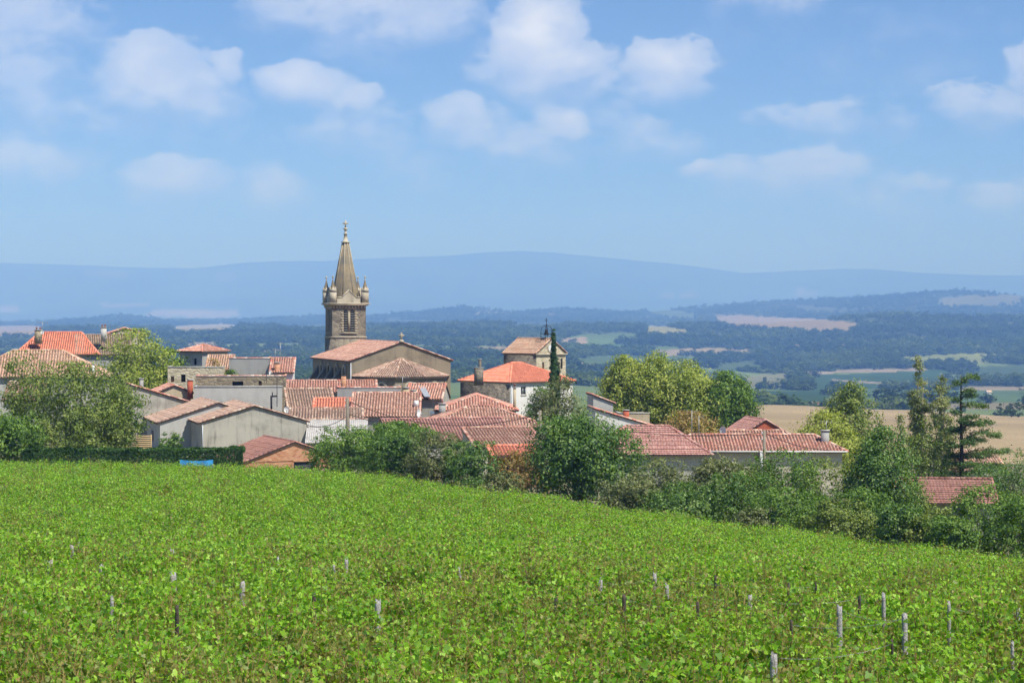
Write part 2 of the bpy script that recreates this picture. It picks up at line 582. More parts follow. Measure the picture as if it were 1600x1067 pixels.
RIDGE = np.array([(-400, 512), (0, 507), (80, 506), (130, 503), (160, 498), (195, 495), (230, 498), (265, 505), (330, 506), (380, 503), (430, 500), (500, 496), (560, 499), (600, 496),
                  (650, 491), (720, 482), (760, 486), (800, 490), (850, 487), (880, 484), (930, 487), (970, 491), (1020, 489), (1060, 486), (1110, 483), (1180, 477),
                  (1240, 472), (1300, 469), (1350, 467), (1420, 461), (1480, 456), (1530, 458), (1600, 465), (2000, 480)], dtype=float)
MOUNT = np.array([(-600, 400), (0, 407), (100, 411), (200, 415), (300, 417), (340, 413), (380, 408), (430, 405), (500, 405), (600, 399), (700, 396), (760, 391), (810, 389), (870, 391),
                  (930, 397), (1000, 404), (1050, 408), (1100, 415), (1160, 425), (1210, 424), (1260, 421), (1320, 418), (1370, 419), (1430, 424), (1490, 427), (1560, 429), (1620, 429), (2200, 436)], dtype=float)
RZ = np.array([r[1] for r in ROWS])
iR = list(RD).index(9500.0)
iM = list(RD).index(23000.0)


def hash2(ix, iy, seed):
    h = (ix.astype(np.int64) * 374761393 + iy.astype(np.int64) * 668265263 + seed * 1442695041) & 0x7fffffff
    h = ((h ^ (h >> 13)) * 1274126177) & 0x7fffffff
    h = h ^ (h >> 16)
    return (h & 0xffffff) / float(0xffffff)


def vnoise(x, y, seed=0):
    x, y = np.asarray(x, dtype=float), np.asarray(y, dtype=float)
    ix, iy = np.floor(x), np.floor(y)
    fx, fy = x - ix, y - iy
    fx, fy = fx * fx * (3 - 2 * fx), fy * fy * (3 - 2 * fy)
    a, b = hash2(ix, iy, seed), hash2(ix + 1, iy, seed)
    c, d = hash2(ix, iy + 1, seed), hash2(ix + 1, iy + 1, seed)
    return (a + (b - a) * fx) * (1 - fy) + (c + (d - c) * fx) * fy


def fbm(x, y, seed=0, o=4):
    s, a, t = 0.0, 1.0, 0.0
    for k in range(o):
        s = s + a * vnoise(np.asarray(x) * 2 ** k, np.asarray(y) * 2 ** k, seed + 17 * k)
        t += a
        a *= 0.5
    return s / t


def G(x, y):
    """ground height"""
    x, y = np.asarray(x, dtype=float), np.asarray(y, dtype=float)
    d = np.maximum(np.abs(x), np.abs(y))
    off = np.where(y > np.abs(x) * 0.2, F * x / np.maximum(y, 1e-3), np.sign(x) * 9e9)
    off = np.clip(off, -1000, 1000)
    th = np.abs(np.degrees(np.arctan2(x, y)))
    off = off * np.clip((180 - th) / 90.0, 0, 1)
    px = 800 + off
    i = np.clip(np.searchsorted(RD, d, side='right') - 1, 0, len(RD) - 2)
    t = np.clip((d - RD[i]) / (RD[i + 1] - RD[i]), 0, 1)
    q = np.clip((px - PXS[0]) / 200.0, 0, 9.999)
    j = np.floor(q).astype(int)
    s = q - j
    s = s * s * (3 - 2 * s)

    def val(ii):
        v = RZ[ii, j] * (1 - s) + RZ[ii, j + 1] * s
        v = np.where(ii == iR, (HY + 2 - np.interp(px, RIDGE[:, 0], RIDGE[:, 1])) / F * RD[iR], v)
        v = np.where(ii == iM, (HY - np.interp(px, MOUNT[:, 0], MOUNT[:, 1])) / F * RD[iM], v)
        return v
    z = val(i) * (1 - t) + val(i + 1) * t
    amp = np.interp(d, [0, 250, 400, 900, 1600, 3000, 9000, 9500, 10600, 17000, 21000, 23000, 50000], [0, 0, .5, .5, 3, 9, 9, 5, 8, 50, 70, 18, 40])
    wl = np.interp(d, [0, 1500, 8000, 20000, 60000], [120, 260, 520, 2200, 4000])
    wl = np.where(d < 10650, 380.0, 1700.0)
    z = z + (fbm(x / wl, y / wl, 5, 4) - 0.5) * 2 * amp
    return z


def Gs(x, y):
    return float(G(np.array([x]), np.array([y]))[0])


# ------------------------------------------------------------------ ground sheet
FIELDS = [  # photo px0, px1, py0, py1, slant, colour, dmin, dmax
    (1085, 1900, 600, 760, 0, (0.335, 0.255, 0.145), 320, 895),
    (-300, 1085, 500, 760, 0, (0.12, 0.16, 0.05), 320, 895),
    (730, 798, 541, 553, 0, (0.42, 0.33, 0.20), 1100, 9700), (890, 1000, 521, 537, .05, (0.16, 0.24, 0.08), 1100, 9700),
    (1004, 1073, 510, 525, -.1, (0.36, 0.34, 0.15), 1100, 9700), (872, 916, 528, 540, .1, (0.45, 0.34, 0.22), 1100, 9700),
    (900, 952, 558, 576, 0, (0.46, 0.36, 0.24), 1100, 9700), (1018, 1104, 544, 556, 0, (0.42, 0.33, 0.21), 1100, 9700),
    (745, 800, 488, 492, 0, (0.33, 0.27, 0.17), 6000, 9700), (845, 880, 490, 494, 0, (0.30, 0.25, 0.15), 6000, 9700),
    (1112, 1345, 496, 517, -.05, (0.40, 0.31, 0.18), 1100, 9700), (1060, 1172, 544, 556, 0, (0.46, 0.37, 0.23), 1100, 9700),
    (1404, 1562, 553, 569, .03, (0.30, 0.33, 0.10), 1100, 9700), (1158, 1232, 585, 606, .1, (0.24, 0.24, 0.12), 1100, 9700),
    (1180, 1292, 611, 629, 0, (0.05, 0.10, 0.04), 1000, 9700), (1270, 1480, 582, 606, .05, (0.06, 0.12, 0.04), 1000, 9700),
    (1200, 1620, 629, 640, 0, (0.30, 0.26, 0.15), 1000, 9700), (1330, 1620, 608, 628, 0, (0.12, 0.19, 0.07), 1000, 9700),
    (1500, 1640, 604, 610, 0, (0.38, 0.31, 0.2), 1000, 9700), (1255, 1445, 578, 582, .03, (.40, .33, .24), 1000, 9700), (1300, 1420, 596, 599, -.06, (.36, .30, .22), 1000, 9700), (1470, 1530, 590, 594, -.2, (.42, .35, .27), 1000, 9700),
    (1120, 1180, 566, 580, .1, (.10, .15, .06), 1000, 9700), (1520, 1640, 570, 590, .05, (.09, .14, .06), 1000, 9700), (600, 720, 540, 548, .03, (.12, .17, .07), 1100, 9700), (905, 1090, 556, 570, 0, (.11, .17, .06), 1100, 9700),
    (800, 880, 505, 512, 0, (.10, .13, .06), 3000, 9700), (580, 690, 500, 506, -.02, (.11, .13, .07), 3000, 9700), (1240, 1330, 480, 488, -.08, (.12, .14, .07), 4000, 9700), (60, 150, 530, 540, 0, (.13, .17, .08), 1100, 9700), (170, 260, 540, 552, 0, (.10, .14, .06), 1100, 9700),
    (1470, 1600, 462, 480, .05, (0.22, 0.22, 0.10), 5000, 9700), (1010, 1090, 485, 496, -.1, (0.14, 0.19, 0.07), 5000, 9700),
    (265, 372, 507, 521, .04, (0.38, 0.32, 0.18), 1100, 9700), (-20, 72, 509, 526, 0, (0.40, 0.32, 0.21), 1100, 9700), (295, 352, 535, 543, 0, (0.40, 0.32, 0.21), 1100, 9700),
    (380, 455, 546, 554, 0, (0.42, 0.33, 0.22), 1100, 9700), (230, 262, 519, 526, 0, (0.2, 0.24, .1), 1100, 9700), (440, 520, 508, 516, 0, (0.16, .2, .08), 2000, 9700),
    (900, 1000, 538, 545, 0, (0.10, .2, .06), 1100, 9700), (950, 1060, 540, 546, 0, (0.16, .24, .08), 1100, 9700), (640, 700, 560, 575, 0, (.08, .13, .05), 1100, 9700),
    (160, 235, 474, 480, 0, (0.75, 0.6, 0.45), 10800, 26000), (225, 375, 485, 496, .02, (0.85, 0.65, 0.5), 10800, 26000), (-20, 30, 478, 488, 0, (.7, .55, .45), 10800, 26000),
    (130, 200, 425, 432, 0, (.5, .42, .35), 10800, 26000), (335, 370, 427, 440, 0, (.4, .36, .3), 10800, 26000), (575, 605, 450, 454, 0, (.6, .5, .4), 10800, 26000),
    (1035, 1085, 457, 463, 0, (.7, .55, .42), 10800, 26000), (1245, 1275, 452, 460, 0, (.6, .5, .4), 10800, 26000), (1350, 1420, 500, 506, 0, (.12, .17, .07), 4000, 9700),
]


def cover(x, y, z):
    """colour of the ground cover and where woods stand"""
    d = np.maximum(np.abs(x), np.abs(y))
    px = 800 + F * x / np.maximum(y, 1e-3)
    py = HY - F * z / np.maximum(y, 1e-3)
    n = fbm(x / 160, y / 160, 3, 4)
    nb = fbm(x / 700, y / 700, 9, 3)
    col = np.empty((len(x), 3))
    col[:] = (0.05, 0.068, 0.03)
    col[nb > .52] = (0.07, 0.092, 0.04)
    k = (0.75 + 0.5 * n)[:, None]
    meadow = (d > 900) & (d < 3600) & (n > np.interp(d, [900, 2300, 3600], [.43, .46, .60]))
    col[meadow] = np.where((nb[meadow] > .5)[:, None], np.array([0.12, 0.16, 0.06]), np.array([0.075, 0.125, 0.045]))
    wood = (d > 950) & (d < 9900) & ~meadow
    wob = (fbm(x / 90, y / 90, 21, 3) - 0.5)
    for (a, b, c, e, sl_, cc, d0, d1) in FIELDS:
        if 1000 <= d0 < 9000:
            cc = tuple(v * .66 for v in cc)
        if d0 >= 9000:
            cc = tuple(v * .32 for v in cc)
        yy = py + sl_ * (px - (a + b) / 2)
        u = np.abs((px - (a + b) / 2) / ((b - a) / 2)) + 0.30 * wob
        v = np.abs((yy - (c + e) / 2) / ((e - c) / 2)) + 0.55 * wob
        ins = (u < 1) & (v < 1) & (d > d0) & (d < d1) & (y > 0)
        if d0 > 1000 and d1 < 9900:
            ins &= ((u ** 4 + v ** 4) < 1.0)
        col[ins] = cc
        wood &= ~ins
    near = d < 152
    col[near] = lin(104, 104, 58)
    vil = (d >= 152) & (d < 330)
    col[vil] = (0.17, 0.16, 0.09)
    return col * k, wood, px, py


us = np.concatenate([np.linspace(-0.33, 0.33, 620)])
th_in = np.arctan(us)
th_l = np.linspace(-math.pi, th_in[0], 60)[:-1]
th_r = np.linspace(th_in[-1], math.pi, 60)[1:]
TH = np.concatenate([th_l, th_in, th_r])
DD = np.concatenate([[0.0], np.linspace(4, 60, 24), np.linspace(63, 330, 70), np.geomspace(336, 10700, 320), np.geomspace(11000, 50000, 80)])
dx, dy = np.sin(TH), np.cos(TH)
mxn = np.maximum(np.abs(dx), np.abs(dy))
GX = DD[:, None] * (dx / mxn)[None, :]
GY = DD[:, None] * (dy / mxn)[None, :]
GZ = G(GX.ravel(), GY.ravel()).reshape(GX.shape)
gcol, gwood, gpx, gpy = cover(GX.ravel(), GY.ravel(), GZ.ravel())
nr, nc = GX.shape
ii = np.arange(nr - 1)[:, None] * nc + np.arange(nc - 1)[None, :]
gf = np.stack([ii, ii + 1, ii + nc + 1, ii + nc], axis=-1).reshape(-1, 4)


def ground_mat():
    m, t, p, out = new_mat('ground_cover')
    a = t.node('ShaderNodeAttribute')
    a.attribute_name = 'cover'
    g = t.node('ShaderNodeNewGeometry')
    n1_ = t.noise(g.outputs['Position'], 0.02, 6, 0.65)
    n2_ = t.noise(g.outputs['Position'], 0.9, 4, 0.6)
    k = t.m('MULTIPLY', t.m('MULTIPLY_ADD', n1_, 0.7, 0.65), t.m('MULTIPLY_ADD', n2_, 0.5, 0.75))
    t.link(t.mix(1.0, a.outputs['Color'], t.vec(k, k, k), 'MULTIPLY'), p.inputs['Base Color'])
    p.inputs['Roughness'].default_value = 0.95
    p.inputs['Specular IOR Level'].default_value = 0.05
    return m


gme = np_mesh('ground', np.stack([GX, GY, GZ], axis=-1), gf, np.full(len(gf), 4), ground_mat(), smooth=True)
ca = gme.attributes.new('cover', 'FLOAT_COLOR', 'POINT')
cc4 = np.ones((nr * nc, 4), dtype=np.float32)
cc4[:, :3] = gcol
ca.data.foreach_set('color', cc4.ravel())
ground = tag(add_obj('ground', gme), kind='structure')

# ------------------------------------------------------------------ roofs and walls
def tile_plane(mb_list, poly, upslope_hint, pal, origin, yaw, style='canal', coarse=False, prng=None):
    """lay rows of clay tiles over a planar convex polygon (local coordinates)"""
    P = [Vector(p) for p in poly]
    n = Vector((0, 0, 0))
    for i in range(1, len(P) - 1):
        n += (P[i] - P[0]).cross(P[i + 1] - P[0])
    n.normalize()
    if n.z < 0:
        n = -n
    up = Vector((0, 0, 1)) - n * n.z
    up = up.normalized() if up.length > 1e-5 else Vector(upslope_hint)
    eu = up.cross(n).normalized()
    o = P[0]
    uv = np.array([((p - o).dot(eu), (p - o).dot(up)) for p in P])
    wn = Vector((n.x * math.cos(yaw) - n.y * math.sin(yaw), n.x * math.sin(yaw) + n.y * math.cos(yaw), n.z))
    if wn.dot(-Vector(origin).normalized()) < -0.02:
        coarse = True
    per = {'canal': 0.30, 'flat': 0.26, 'corrugated': 0.2}[style]
    K = 6 if not coarse else 2
    rowh = {'canal': 0.36, 'flat': 0.36, 'corrugated': 1.6}[style] * (3 if coarse else 1)
    amp = {'canal': 0.065, 'flat': 0.018, 'corrugated': 0.028}[style]
    lift = {'canal': 0.022, 'flat': 0.045, 'corrugated': 0.012}[style]
    umin, umax = uv[:, 0].min(), uv[:, 0].max()
    vmin, vmax = uv[:, 1].min(), uv[:, 1].max()
    nu = max(2, int(math.ceil((umax - umin) / per * K)))
    U = np.linspace(umin, umax, nu + 1)
    lo, hi = np.full(nu + 1, 1e9), np.full(nu + 1, -1e9)
    m = len(uv)
    for i in range(m):
        a, b = uv[i], uv[(i + 1) % m]
        if abs(a[0] - b[0]) < 1e-7:
            for q in (a, b):
                k = int(round((q[0] - umin) / (umax - umin) * nu))
                lo[k] = min(lo[k], q[1])
                hi[k] = max(hi[k], q[1])
            continue
        t = (U - a[0]) / (b[0] - a[0])
        ok = (t >= -1e-6) & (t <= 1 + 1e-6)
        v = a[1] + t * (b[1] - a[1])
        lo = np.where(ok, np.minimum(lo, v), lo)
        hi = np.where(ok, np.maximum(hi, v), hi)
    bad = lo > hi
    lo[bad] = hi[bad] = vmin
    nv = max(1, int(math.ceil((vmax - vmin) / rowh)))
    prng = prng or rng
    wave = amp * np.cos(2 * math.pi * U / per)
    if style == 'canal':
        wave = amp * (2 * np.abs(np.cos(math.pi * U / per)) - 1.0) + amp * 0.25 * np.cos(2 * math.pi * U / per)
    jit = prng.normal(0, 0.012, nv)
    ncol = int((umax - umin) / per * 2) + 3
    pc = PAL[pal][prng.integers(0, len(PAL[pal]), (ncol, nv))]
    pc = .5 * pc + .5 * PAL[pal].mean(axis=0)
    pc = pc * (0.90 + 0.20 * prng.random((ncol, nv, 1)))
    # channel tiles sit lower and are coloured darker than the covers
    hc = np.floor((U[:-1] + U[1:]) * 0.5 / per * 2 + 0.5).astype(int)
    chan = (hc % 2 == 1)
    cidx = np.clip(hc - hc.min(), 0, ncol - 1).astype(int)
    verts, faces, cols = [], [], []
    base_i = 0
    eun, upn, nn, on = (np.array(q) for q in (eu, up, n, o))
    for r in range(nv):
        v0, v1 = vmin + r * rowh, vmin + (r + 1) * rowh
        a = np.clip(v0 - 0.03, lo, hi)
        b = np.clip(v1, lo, hi)
        sag = jit[r]
        pa = on + U[:, None] * eun + a[:, None] * upn + (wave + lift + sag)[:, None] * nn
        pb = on + U[:, None] * eun + b[:, None] * upn + (wave - 0.004 + sag)[:, None] * nn
        verts += [pa, pb]
        q = np.arange(nu)
        keep = ((b[:-1] - a[:-1]) + (b[1:] - a[1:])) > 0.02
        f = np.stack([q, q + 1, q + nu + 2, q + nu + 1], axis=-1)[keep] + base_i
        faces.append(f)
        c = pc[cidx, r] * np.where(chan, 0.60 if style == 'canal' else 1.0, 1.0)[:, None]
        cols.append(c[keep])
        base_i += 2 * (nu + 1)
    mb_list.append((np.concatenate(verts), np.concatenate(faces), np.concatenate(cols)))
    return n


def join_planes(name, parts, mat, parent):
    v, f, c, k = [], [], [], 0
    for (a, b, col) in parts:
        v.append(a)
        f.append(b + k)
        c.append(col)
        k += len(a)
    f = np.concatenate(f)
    me = np_mesh(name, np.concatenate(v), f, np.full(len(f), 4), mat, np.concatenate(c))
    return add_obj(name, me, parent)


def cap_tiles(mb, a, b, pal, r=0.13, step=0.42):
    """half-round tiles along a ridge, hip or verge"""
    a, b = Vector(a), Vector(b)
    L = (b - a).length
    if L < 0.1:
        return
    t = (b - a) / L
    side = t.cross(Vector((0, 0, 1))).normalized()
    upv = side.cross(t)
    n = max(1, int(L / step))
    for k in range(n):
        p, q = a + t * (L * k / n), a + t * (L * (k + 1) / n + 0.03)
        c = PAL[pal][rng.integers(0, len(PAL[pal]))] * (0.9 + 0.25 * rng.random())
        vs, fs = [], []
        for e, (pt, rr) in enumerate(((p, r * 1.08), (q, r * 0.92))):
            for i in range(6):
                ang = math.pi * i / 5
                vs.append(pt + side * math.cos(ang) * rr + upv * (math.sin(ang) * rr * 0.8 - 0.02))
        for i in range(5):
            fs.append((i, i + 1, i + 7, i + 6))
        fs += [(0, 5, 4, 3, 2, 1), (6, 7, 8, 9, 10, 11)]
        mb.raw(vs, fs, tuple(c))


def slab(mb, poly, th):
    P = [Vector(p) for p in poly]
    Q = [p - Vector((0, 0, th)) for p in P]
    mb.poly(P)
    mb.poly(Q[::-1])
    for i in range(len(P)):
        j = (i + 1) % len(P)
        mb.poly([P[i], Q[i], Q[j], P[j]])


def wall_face(mb, A, du, W, h, top, nrm, openings=(), depth=0.2):
    A, du, nrm = Vector(A), Vector(du), Vector(nrm)
    zs = sorted(set([0.0, h] + [z for o in openings for z in (o[2], o[3])]))
    uu = sorted(set([0.0, W] + [u for o in openings for u in (o[0], o[1])]))
    P = lambda u, z, dep=0.0: A + du * u + Vector((0, 0, z)) - nrm * dep
    for i in range(len(uu) - 1):
        for j in range(len(zs) - 1):
            um, zm = (uu[i] + uu[i + 1]) / 2, (zs[j] + zs[j + 1]) / 2
            if any(o[0] < um < o[1] and o[2] < zm < o[3] for o in openings):
                continue
            mb.poly([P(uu[i], zs[j]), P(uu[i + 1], zs[j]), P(uu[i + 1], zs[j + 1]), P(uu[i], zs[j + 1])])
    if top:
        mb.poly([P(0, h)] + [P(W, h)] + [P(u, z) for (u, z) in top[::-1]])
    for o in openings:
        a, b, c, e = o[:4]
        mb.poly([P(a, c), P(a, e), P(a, e, depth), P(a, c, depth)])
        mb.poly([P(b, c), P(b, c, depth), P(b, e, depth), P(b, e)])
        mb.poly([P(a, e), P(b, e), P(b, e, depth), P(a, e, depth)])
        mb.poly([P(a, c), P(a, c, depth), P(b, c, depth), P(b, c)])


def fill_opening(root, A, du, nrm, o, kind, depth):
    A, du, nrm = Vector(A), Vector(du), Vector(nrm)
    a, b, c, e = o[:4]
    P = lambda u, z, dep: A + du * u + Vector((0, 0, z)) - nrm * dep
    def brick(mb, u0, u1, z0, z1, d0, d1):
        q = [P(u0, z0, d0), P(u1, z0, d0), P(u1, z1, d0), P(u0, z1, d0), P(u0, z0, d1), P(u1, z0, d1), P(u1, z1, d1), P(u0, z1, d1)]
        mb.raw(q, [(0, 1, 2, 3), (7, 6, 5, 4), (0, 4, 5, 1), (1, 5, 6, 2), (2, 6, 7, 3), (3, 7, 4, 0)])
    matn, nm = {'window': ('glass', 'window'), 'door': ('paledoor', 'door'), 'dark': ('dark', 'window'), 'greydoor': ('greydoor', 'door'), 'shutter': ('shutter', 'shutter'),
                'open': ('dark', 'opening')}[kind]
    m = MB()
    brick(m, a - .02, b + .02, c - .02, e + .02, depth - 0.03, depth + 0.05)
    w_ = m.build(nm, M[matn], root)
    if kind in ('window', 'greydoor', 'door'):
        f = MB()
        t = 0.06
        brick(f, a, a + t, c, e, depth - 0.10, depth - 0.035)
        brick(f, b - t, b, c, e, depth - 0.10, depth - 0.035)
        brick(f, a + t, b - t, e - t, e, depth - 0.10, depth - 0.035)
        brick(f, a + t, b - t, c, c + t, depth - 0.10, depth - 0.035)
        if kind == 'window':
            brick(f, (a + b) / 2 - .03, (a + b) / 2 + .03, c + t, e - t, depth - 0.09, depth - 0.035)
        f.build('frame', M['whitepaint'] if kind != 'greydoor' else M['metal'], w_)
        if kind == 'window':
            s = MB()
            brick(s, a - .08, b + .08, c - .09, c - 0.003, -0.07, depth - 0.11)
            s.build('sill', M['dressed'], w_)


def solve_u(p0, dv, px):
    k = (px - 800) / F
    return (k * p0.y - p0.x) / (dv[0] - k * dv[1])


BLD = {}


def building(name, label, x0, x1, ye, d, l, yaw, roof, rise, wall, pal='pink', front=(), left=(), over=0.32, style='canal', cat='house', rx=0.5, hipk=0.9, depth=0.2, verge=True, w=None, extra_base=0.3, group=None):
    p0 = V(x0, ye, d)
    ya = R(yaw)
    c, s = math.cos(ya), math.sin(ya)
    if w is None:
        w = solve_u(p0, (c, s), x1)
    corners = [(p0.x + a * c - b * s, p0.y + a * s + b * c) for a in (0, w) for b in (0, l)]
    base = min(Gs(*q) for q in corners) - extra_base
    h = p0.z - base
    root = empty(name, (p0.x, p0.y, base), ya)
    tag(root, label, cat, group)
    # openings given in photo pixels
    def conv(ops, dv, A):
        res = []
        for (a, b, t, e, kind) in ops:
            q = Vector((p0.x, p0.y, 0)) if A == 0 else None
            u0, u1 = sorted((solve_u(p0, dv, a), solve_u(p0, dv, b)))
            um = (u0 + u1) / 2
            dd = p0.y + um * dv[1]
            z1 = (HY - t) / F * dd - base
            z0 = (HY - e) / F * dd - base
            res.append((max(u0, .05), u1, max(z0, 0.05), z1, kind))
        return res
    fo = conv(front, (c, s), 0)
    lo = conv(left, (-s, c), 0)
    mb = MB()
    ft = lt = rt = bt = None
    hl = hb = hr = h
    if roof == 'gable_y':
        ft = [(0, h), (w * rx, h + rise), (w, h)]
        bt = [(0, h), (w * (1 - rx), h + rise), (w, h)]
    elif roof == 'gable_x':
        lt = [(0, h), (l / 2, h + rise), (l, h)]
        rt = lt
    elif roof == 'shed':
        lt = [(0, h), (l, h + rise)]
        rt = [(0, h + rise), (l, h)]
        hb = h + rise
        rt = [(0, h), (l, h + rise)]
    elif roof == 'shed_lh':
        ft = [(0, h + rise), (w, h)]
        bt = [(0, h), (w, h + rise)]
        hl = h + rise
    wall_face(mb, (0, 0, 0), (1, 0, 0), w, h, ft, (0, -1, 0), fo, depth)
    wall_face(mb, (0, 0, 0), (0, 1, 0), l, hl, lt, (-1, 0, 0), lo, depth)
    wall_face(mb, (w, l, 0), (-1, 0, 0), w, hb, bt, (0, 1, 0))
    wall_face(mb, (w, 0, 0), (0, 1, 0), l, h, rt, (1, 0, 0))
    mb.build('wall', M[wall], root)
    for o in fo:
        fill_opening(root, (0, 0, 0), (1, 0, 0), (0, -1, 0), o, o[4], depth)
    for o in lo:
        fill_opening(root, (0, 0, 0), (0, 1, 0), (-1, 0, 0), o, o[4], depth)
    # roof
    org = (p0.x, p0.y, p0.z)
    dz = 0.10
    ov, vo = over, 0.14
    planes, caps = [], []
    if roof == 'gable_y':
        sl_, sr = rise / (w * rx), rise / (w * (1 - rx))
        zr = h + rise + dz
        zl, zrr = h + dz - ov * sl_, h + dz - ov * sr
        xr = w * rx
        planes = [[(-ov, -vo, zl), (-ov, l + vo, zl), (xr, l + vo, zr), (xr, -vo, zr)], [(w + ov, -vo, zrr), (xr, -vo, zr), (xr, l + vo, zr), (w + ov, l + vo, zrr)]]
        caps = [((xr, -vo, zr), (xr, l + vo, zr))]
        if verge:
            caps += [((-ov, -vo + .08, zl), (xr, -vo + .08, zr)), ((xr, -vo + .08, zr), (w + ov, -vo + .08, zrr))]
    elif roof == 'gable_x':
        sl_ = rise / (l / 2)
        zr, ze = h + rise + dz, h + dz - ov * sl_
        planes = [[(-vo, -ov, ze), (w + vo, -ov, ze), (w + vo, l / 2, zr), (-vo, l / 2, zr)], [(-vo, l / 2, zr), (w + vo, l / 2, zr), (w + vo, l + ov, ze), (-vo, l + ov, ze)]]
        caps = [((-vo, l / 2, zr), (w + vo, l / 2, zr))]
        if verge:
            caps += [((-vo + .08, -ov, ze), (-vo + .08, l / 2, zr)), ((w + vo - .08, -ov, ze), (w + vo - .08, l / 2, zr))]
    elif roof == 'shed':
        sl_ = rise / l
        ze, zr = h + dz - ov * sl_, h + rise + dz + vo * sl_
        planes = [[(-vo, -ov, ze), (w + vo, -ov, ze), (w + vo, l + vo, zr), (-vo, l + vo, zr)]]
        caps = [((-vo, l + vo, zr), (w + vo, l + vo, zr))]
        if verge:
            caps += [((-vo + .08, -ov, ze), (-vo + .08, l, zr)), ((w + vo - .08, -ov, ze), (w + vo - .08, l, zr))]
    elif roof == 'shed_lh':
        sl_ = rise / w
        zh, ze = h + rise + dz + vo * sl_, h + dz - ov * sl_
        planes = [[(-vo, -vo, zh), (w + ov, -vo, ze), (w + ov, l + vo, ze), (-vo, l + vo, zh)]]
        caps = [((-vo, -vo + .08, zh), (w + ov, -vo + .08, ze)), ((-vo + .08, -vo, zh), (-vo + .08, l + vo, zh))]
    elif roof == 'hip':
        a, b, e, g = (-ov, -ov), (w + ov, -ov), (w + ov, l + ov), (-ov, l + ov)
        if w >= l:
            ins = min(l / 2 * hipk + ov, w / 2 + ov - 0.05)
            sl_ = rise / (l / 2)
            r0, r1 = (-ov + ins, l / 2), (w + ov - ins, l / 2)
        else:
            ins = min(w / 2 * hipk + ov, l / 2 + ov - 0.05)
            sl_ = rise / (w / 2)
            r0, r1 = (w / 2, -ov + ins), (w / 2, l + ov - ins)
        ze, zr = h + dz - ov * sl_, h + dz + rise
        A3, B3, E3, G3 = [(q[0], q[1], ze) for q in (a, b, e, g)]
        R0, R1 = (r0[0], r0[1], zr), (r1[0], r1[1], zr)
        if w >= l:
            planes = [[A3, B3, R1, R0], [G3, A3, R0], [B3, E3, R1], [E3, G3, R0, R1]]
            caps = [(R0, R1), (A3, R0), (G3, R0), (B3, R1), (E3, R1)]
        else:
            planes = [[A3, B3, R0], [G3, A3, R0, R1], [B3, E3, R1, R0], [E3, G3, R1]]
            caps = [(R0, R1), (A3, R0), (B3, R0), (G3, R1), (E3, R1)]
    elif roof == 'flat':
        cz = h + 0.03
        m2 = MB()
        m2.box(0.02, w - 0.02, 0.02, l - 0.02, h - 0.25, h - 0.05)
        m2.build('roof_deck', M['cement_grey'], root)
        if pal:
            caps = [((0, .06, cz), (w, .06, cz)), ((.06, 0, cz), (.06, l, cz)), ((w - .06, 0, cz), (w - .06, l, cz))]
        else:
            cp = MB()
            cp.box(-.05, w + .05, -.05, .25, h + .002, h + .09)
            cp.box(-.05, .25, .252, l + .05, h + .002, h + .09)
            cp.build('coping', M['cement_light'], root)
    if planes:
        parts = []
        for pl in planes:
            tile_plane(parts, pl, (0, 1, 0), pal, org, ya, style)
        rf = join_planes('roof', parts, M['tile'] if style != 'corrugated' else M['asbestos'], root)
        dk = MB()
        for pl in planes:
            slab(dk, [(p[0], p[1], p[2] - 0.045) for p in pl], 0.085)
        dk.build('roof_deck', M['deck'], rf)
    else:
        rf = root
    if caps and pal:
        cm = MB()
        for (a_, b_) in caps:
            cap_tiles(cm, Vector(a_) + Vector((0, 0, .04)), Vector(b_) + Vector((0, 0, .04)), pal)
        cm.build('ridge_tiles', M['tile'], rf, cols=True)
    BLD[name + str(len(BLD))] = root
    root_info = dict(root=root, p0=p0, ya=ya, base=base, w=w, h=h, l=l, roof=rf)
    return root_info


def to_local(b, P):
    q = Vector(P) - Vector((b['p0'].x, b['p0'].y, b['base']))
    c, s = math.cos(b['ya']), math.sin(b['ya'])
    return Vector((q.x * c + q.y * s, -q.x * s + q.y * c, q.z))


def chimney(b, px, pyt, pyb, d, wpx, mat='cement_grey', pots=1, pot_mat='tile', cap=True, deep=None):
    """chimney as a part of building b, placed by the photo"""
    k = d / F
    wd = wpx * k
    t, bt = to_local(b, V(px, pyt, d)), to_local(b, V(px, pyb, d))
    dp = deep or wd * 0.9
    m = MB()
    z0, z1 = bt.z - 0.8, t.z
    m.frustum(t.x, t.y, z0, z1, wd / 2, wd / 2 * .97, dp / 2, dp / 2 * .97)
    ch = m.build('chimney', M[mat], b['root'])
    if cap:
        q = MB()
        q.box(t.x - wd / 2 - .06, t.x + wd / 2 + .06, t.y - dp / 2 - .06, t.y + dp / 2 + .06, z1 + .003, z1 + .08)
        q.build('chimney_cap', M['cement_light'], ch)
    for i in range(pots):
        q = MB()
        ox = (i - (pots - 1) / 2) * wd * 0.5
        q.lathe(t.x + ox, t.y, [(.11, z1 + .082), (.10, z1 + .34), (.14, z1 + .36), (.14, z1 + .42)], 8, col=tuple(PAL['red'][0]))
        q.build('chimney_pot', M[pot_mat], ch, cols=True)
    return ch


def part_box(b, name, mat, px0, px1, py0, py1, d, dep, dx_=0):
    """a small box on building b"""
    a, c = to_local(b, V(px0, py1, d)), to_local(b, V(px1, py0, d))
    m = MB()
    x0_, x1_ = min(a.x, c.x), max(a.x, c.x)
    m.box(x0_, x1_, a.y, a.y + dep, a.z, c.z)
    return m.build(name, M[mat], b['root'])


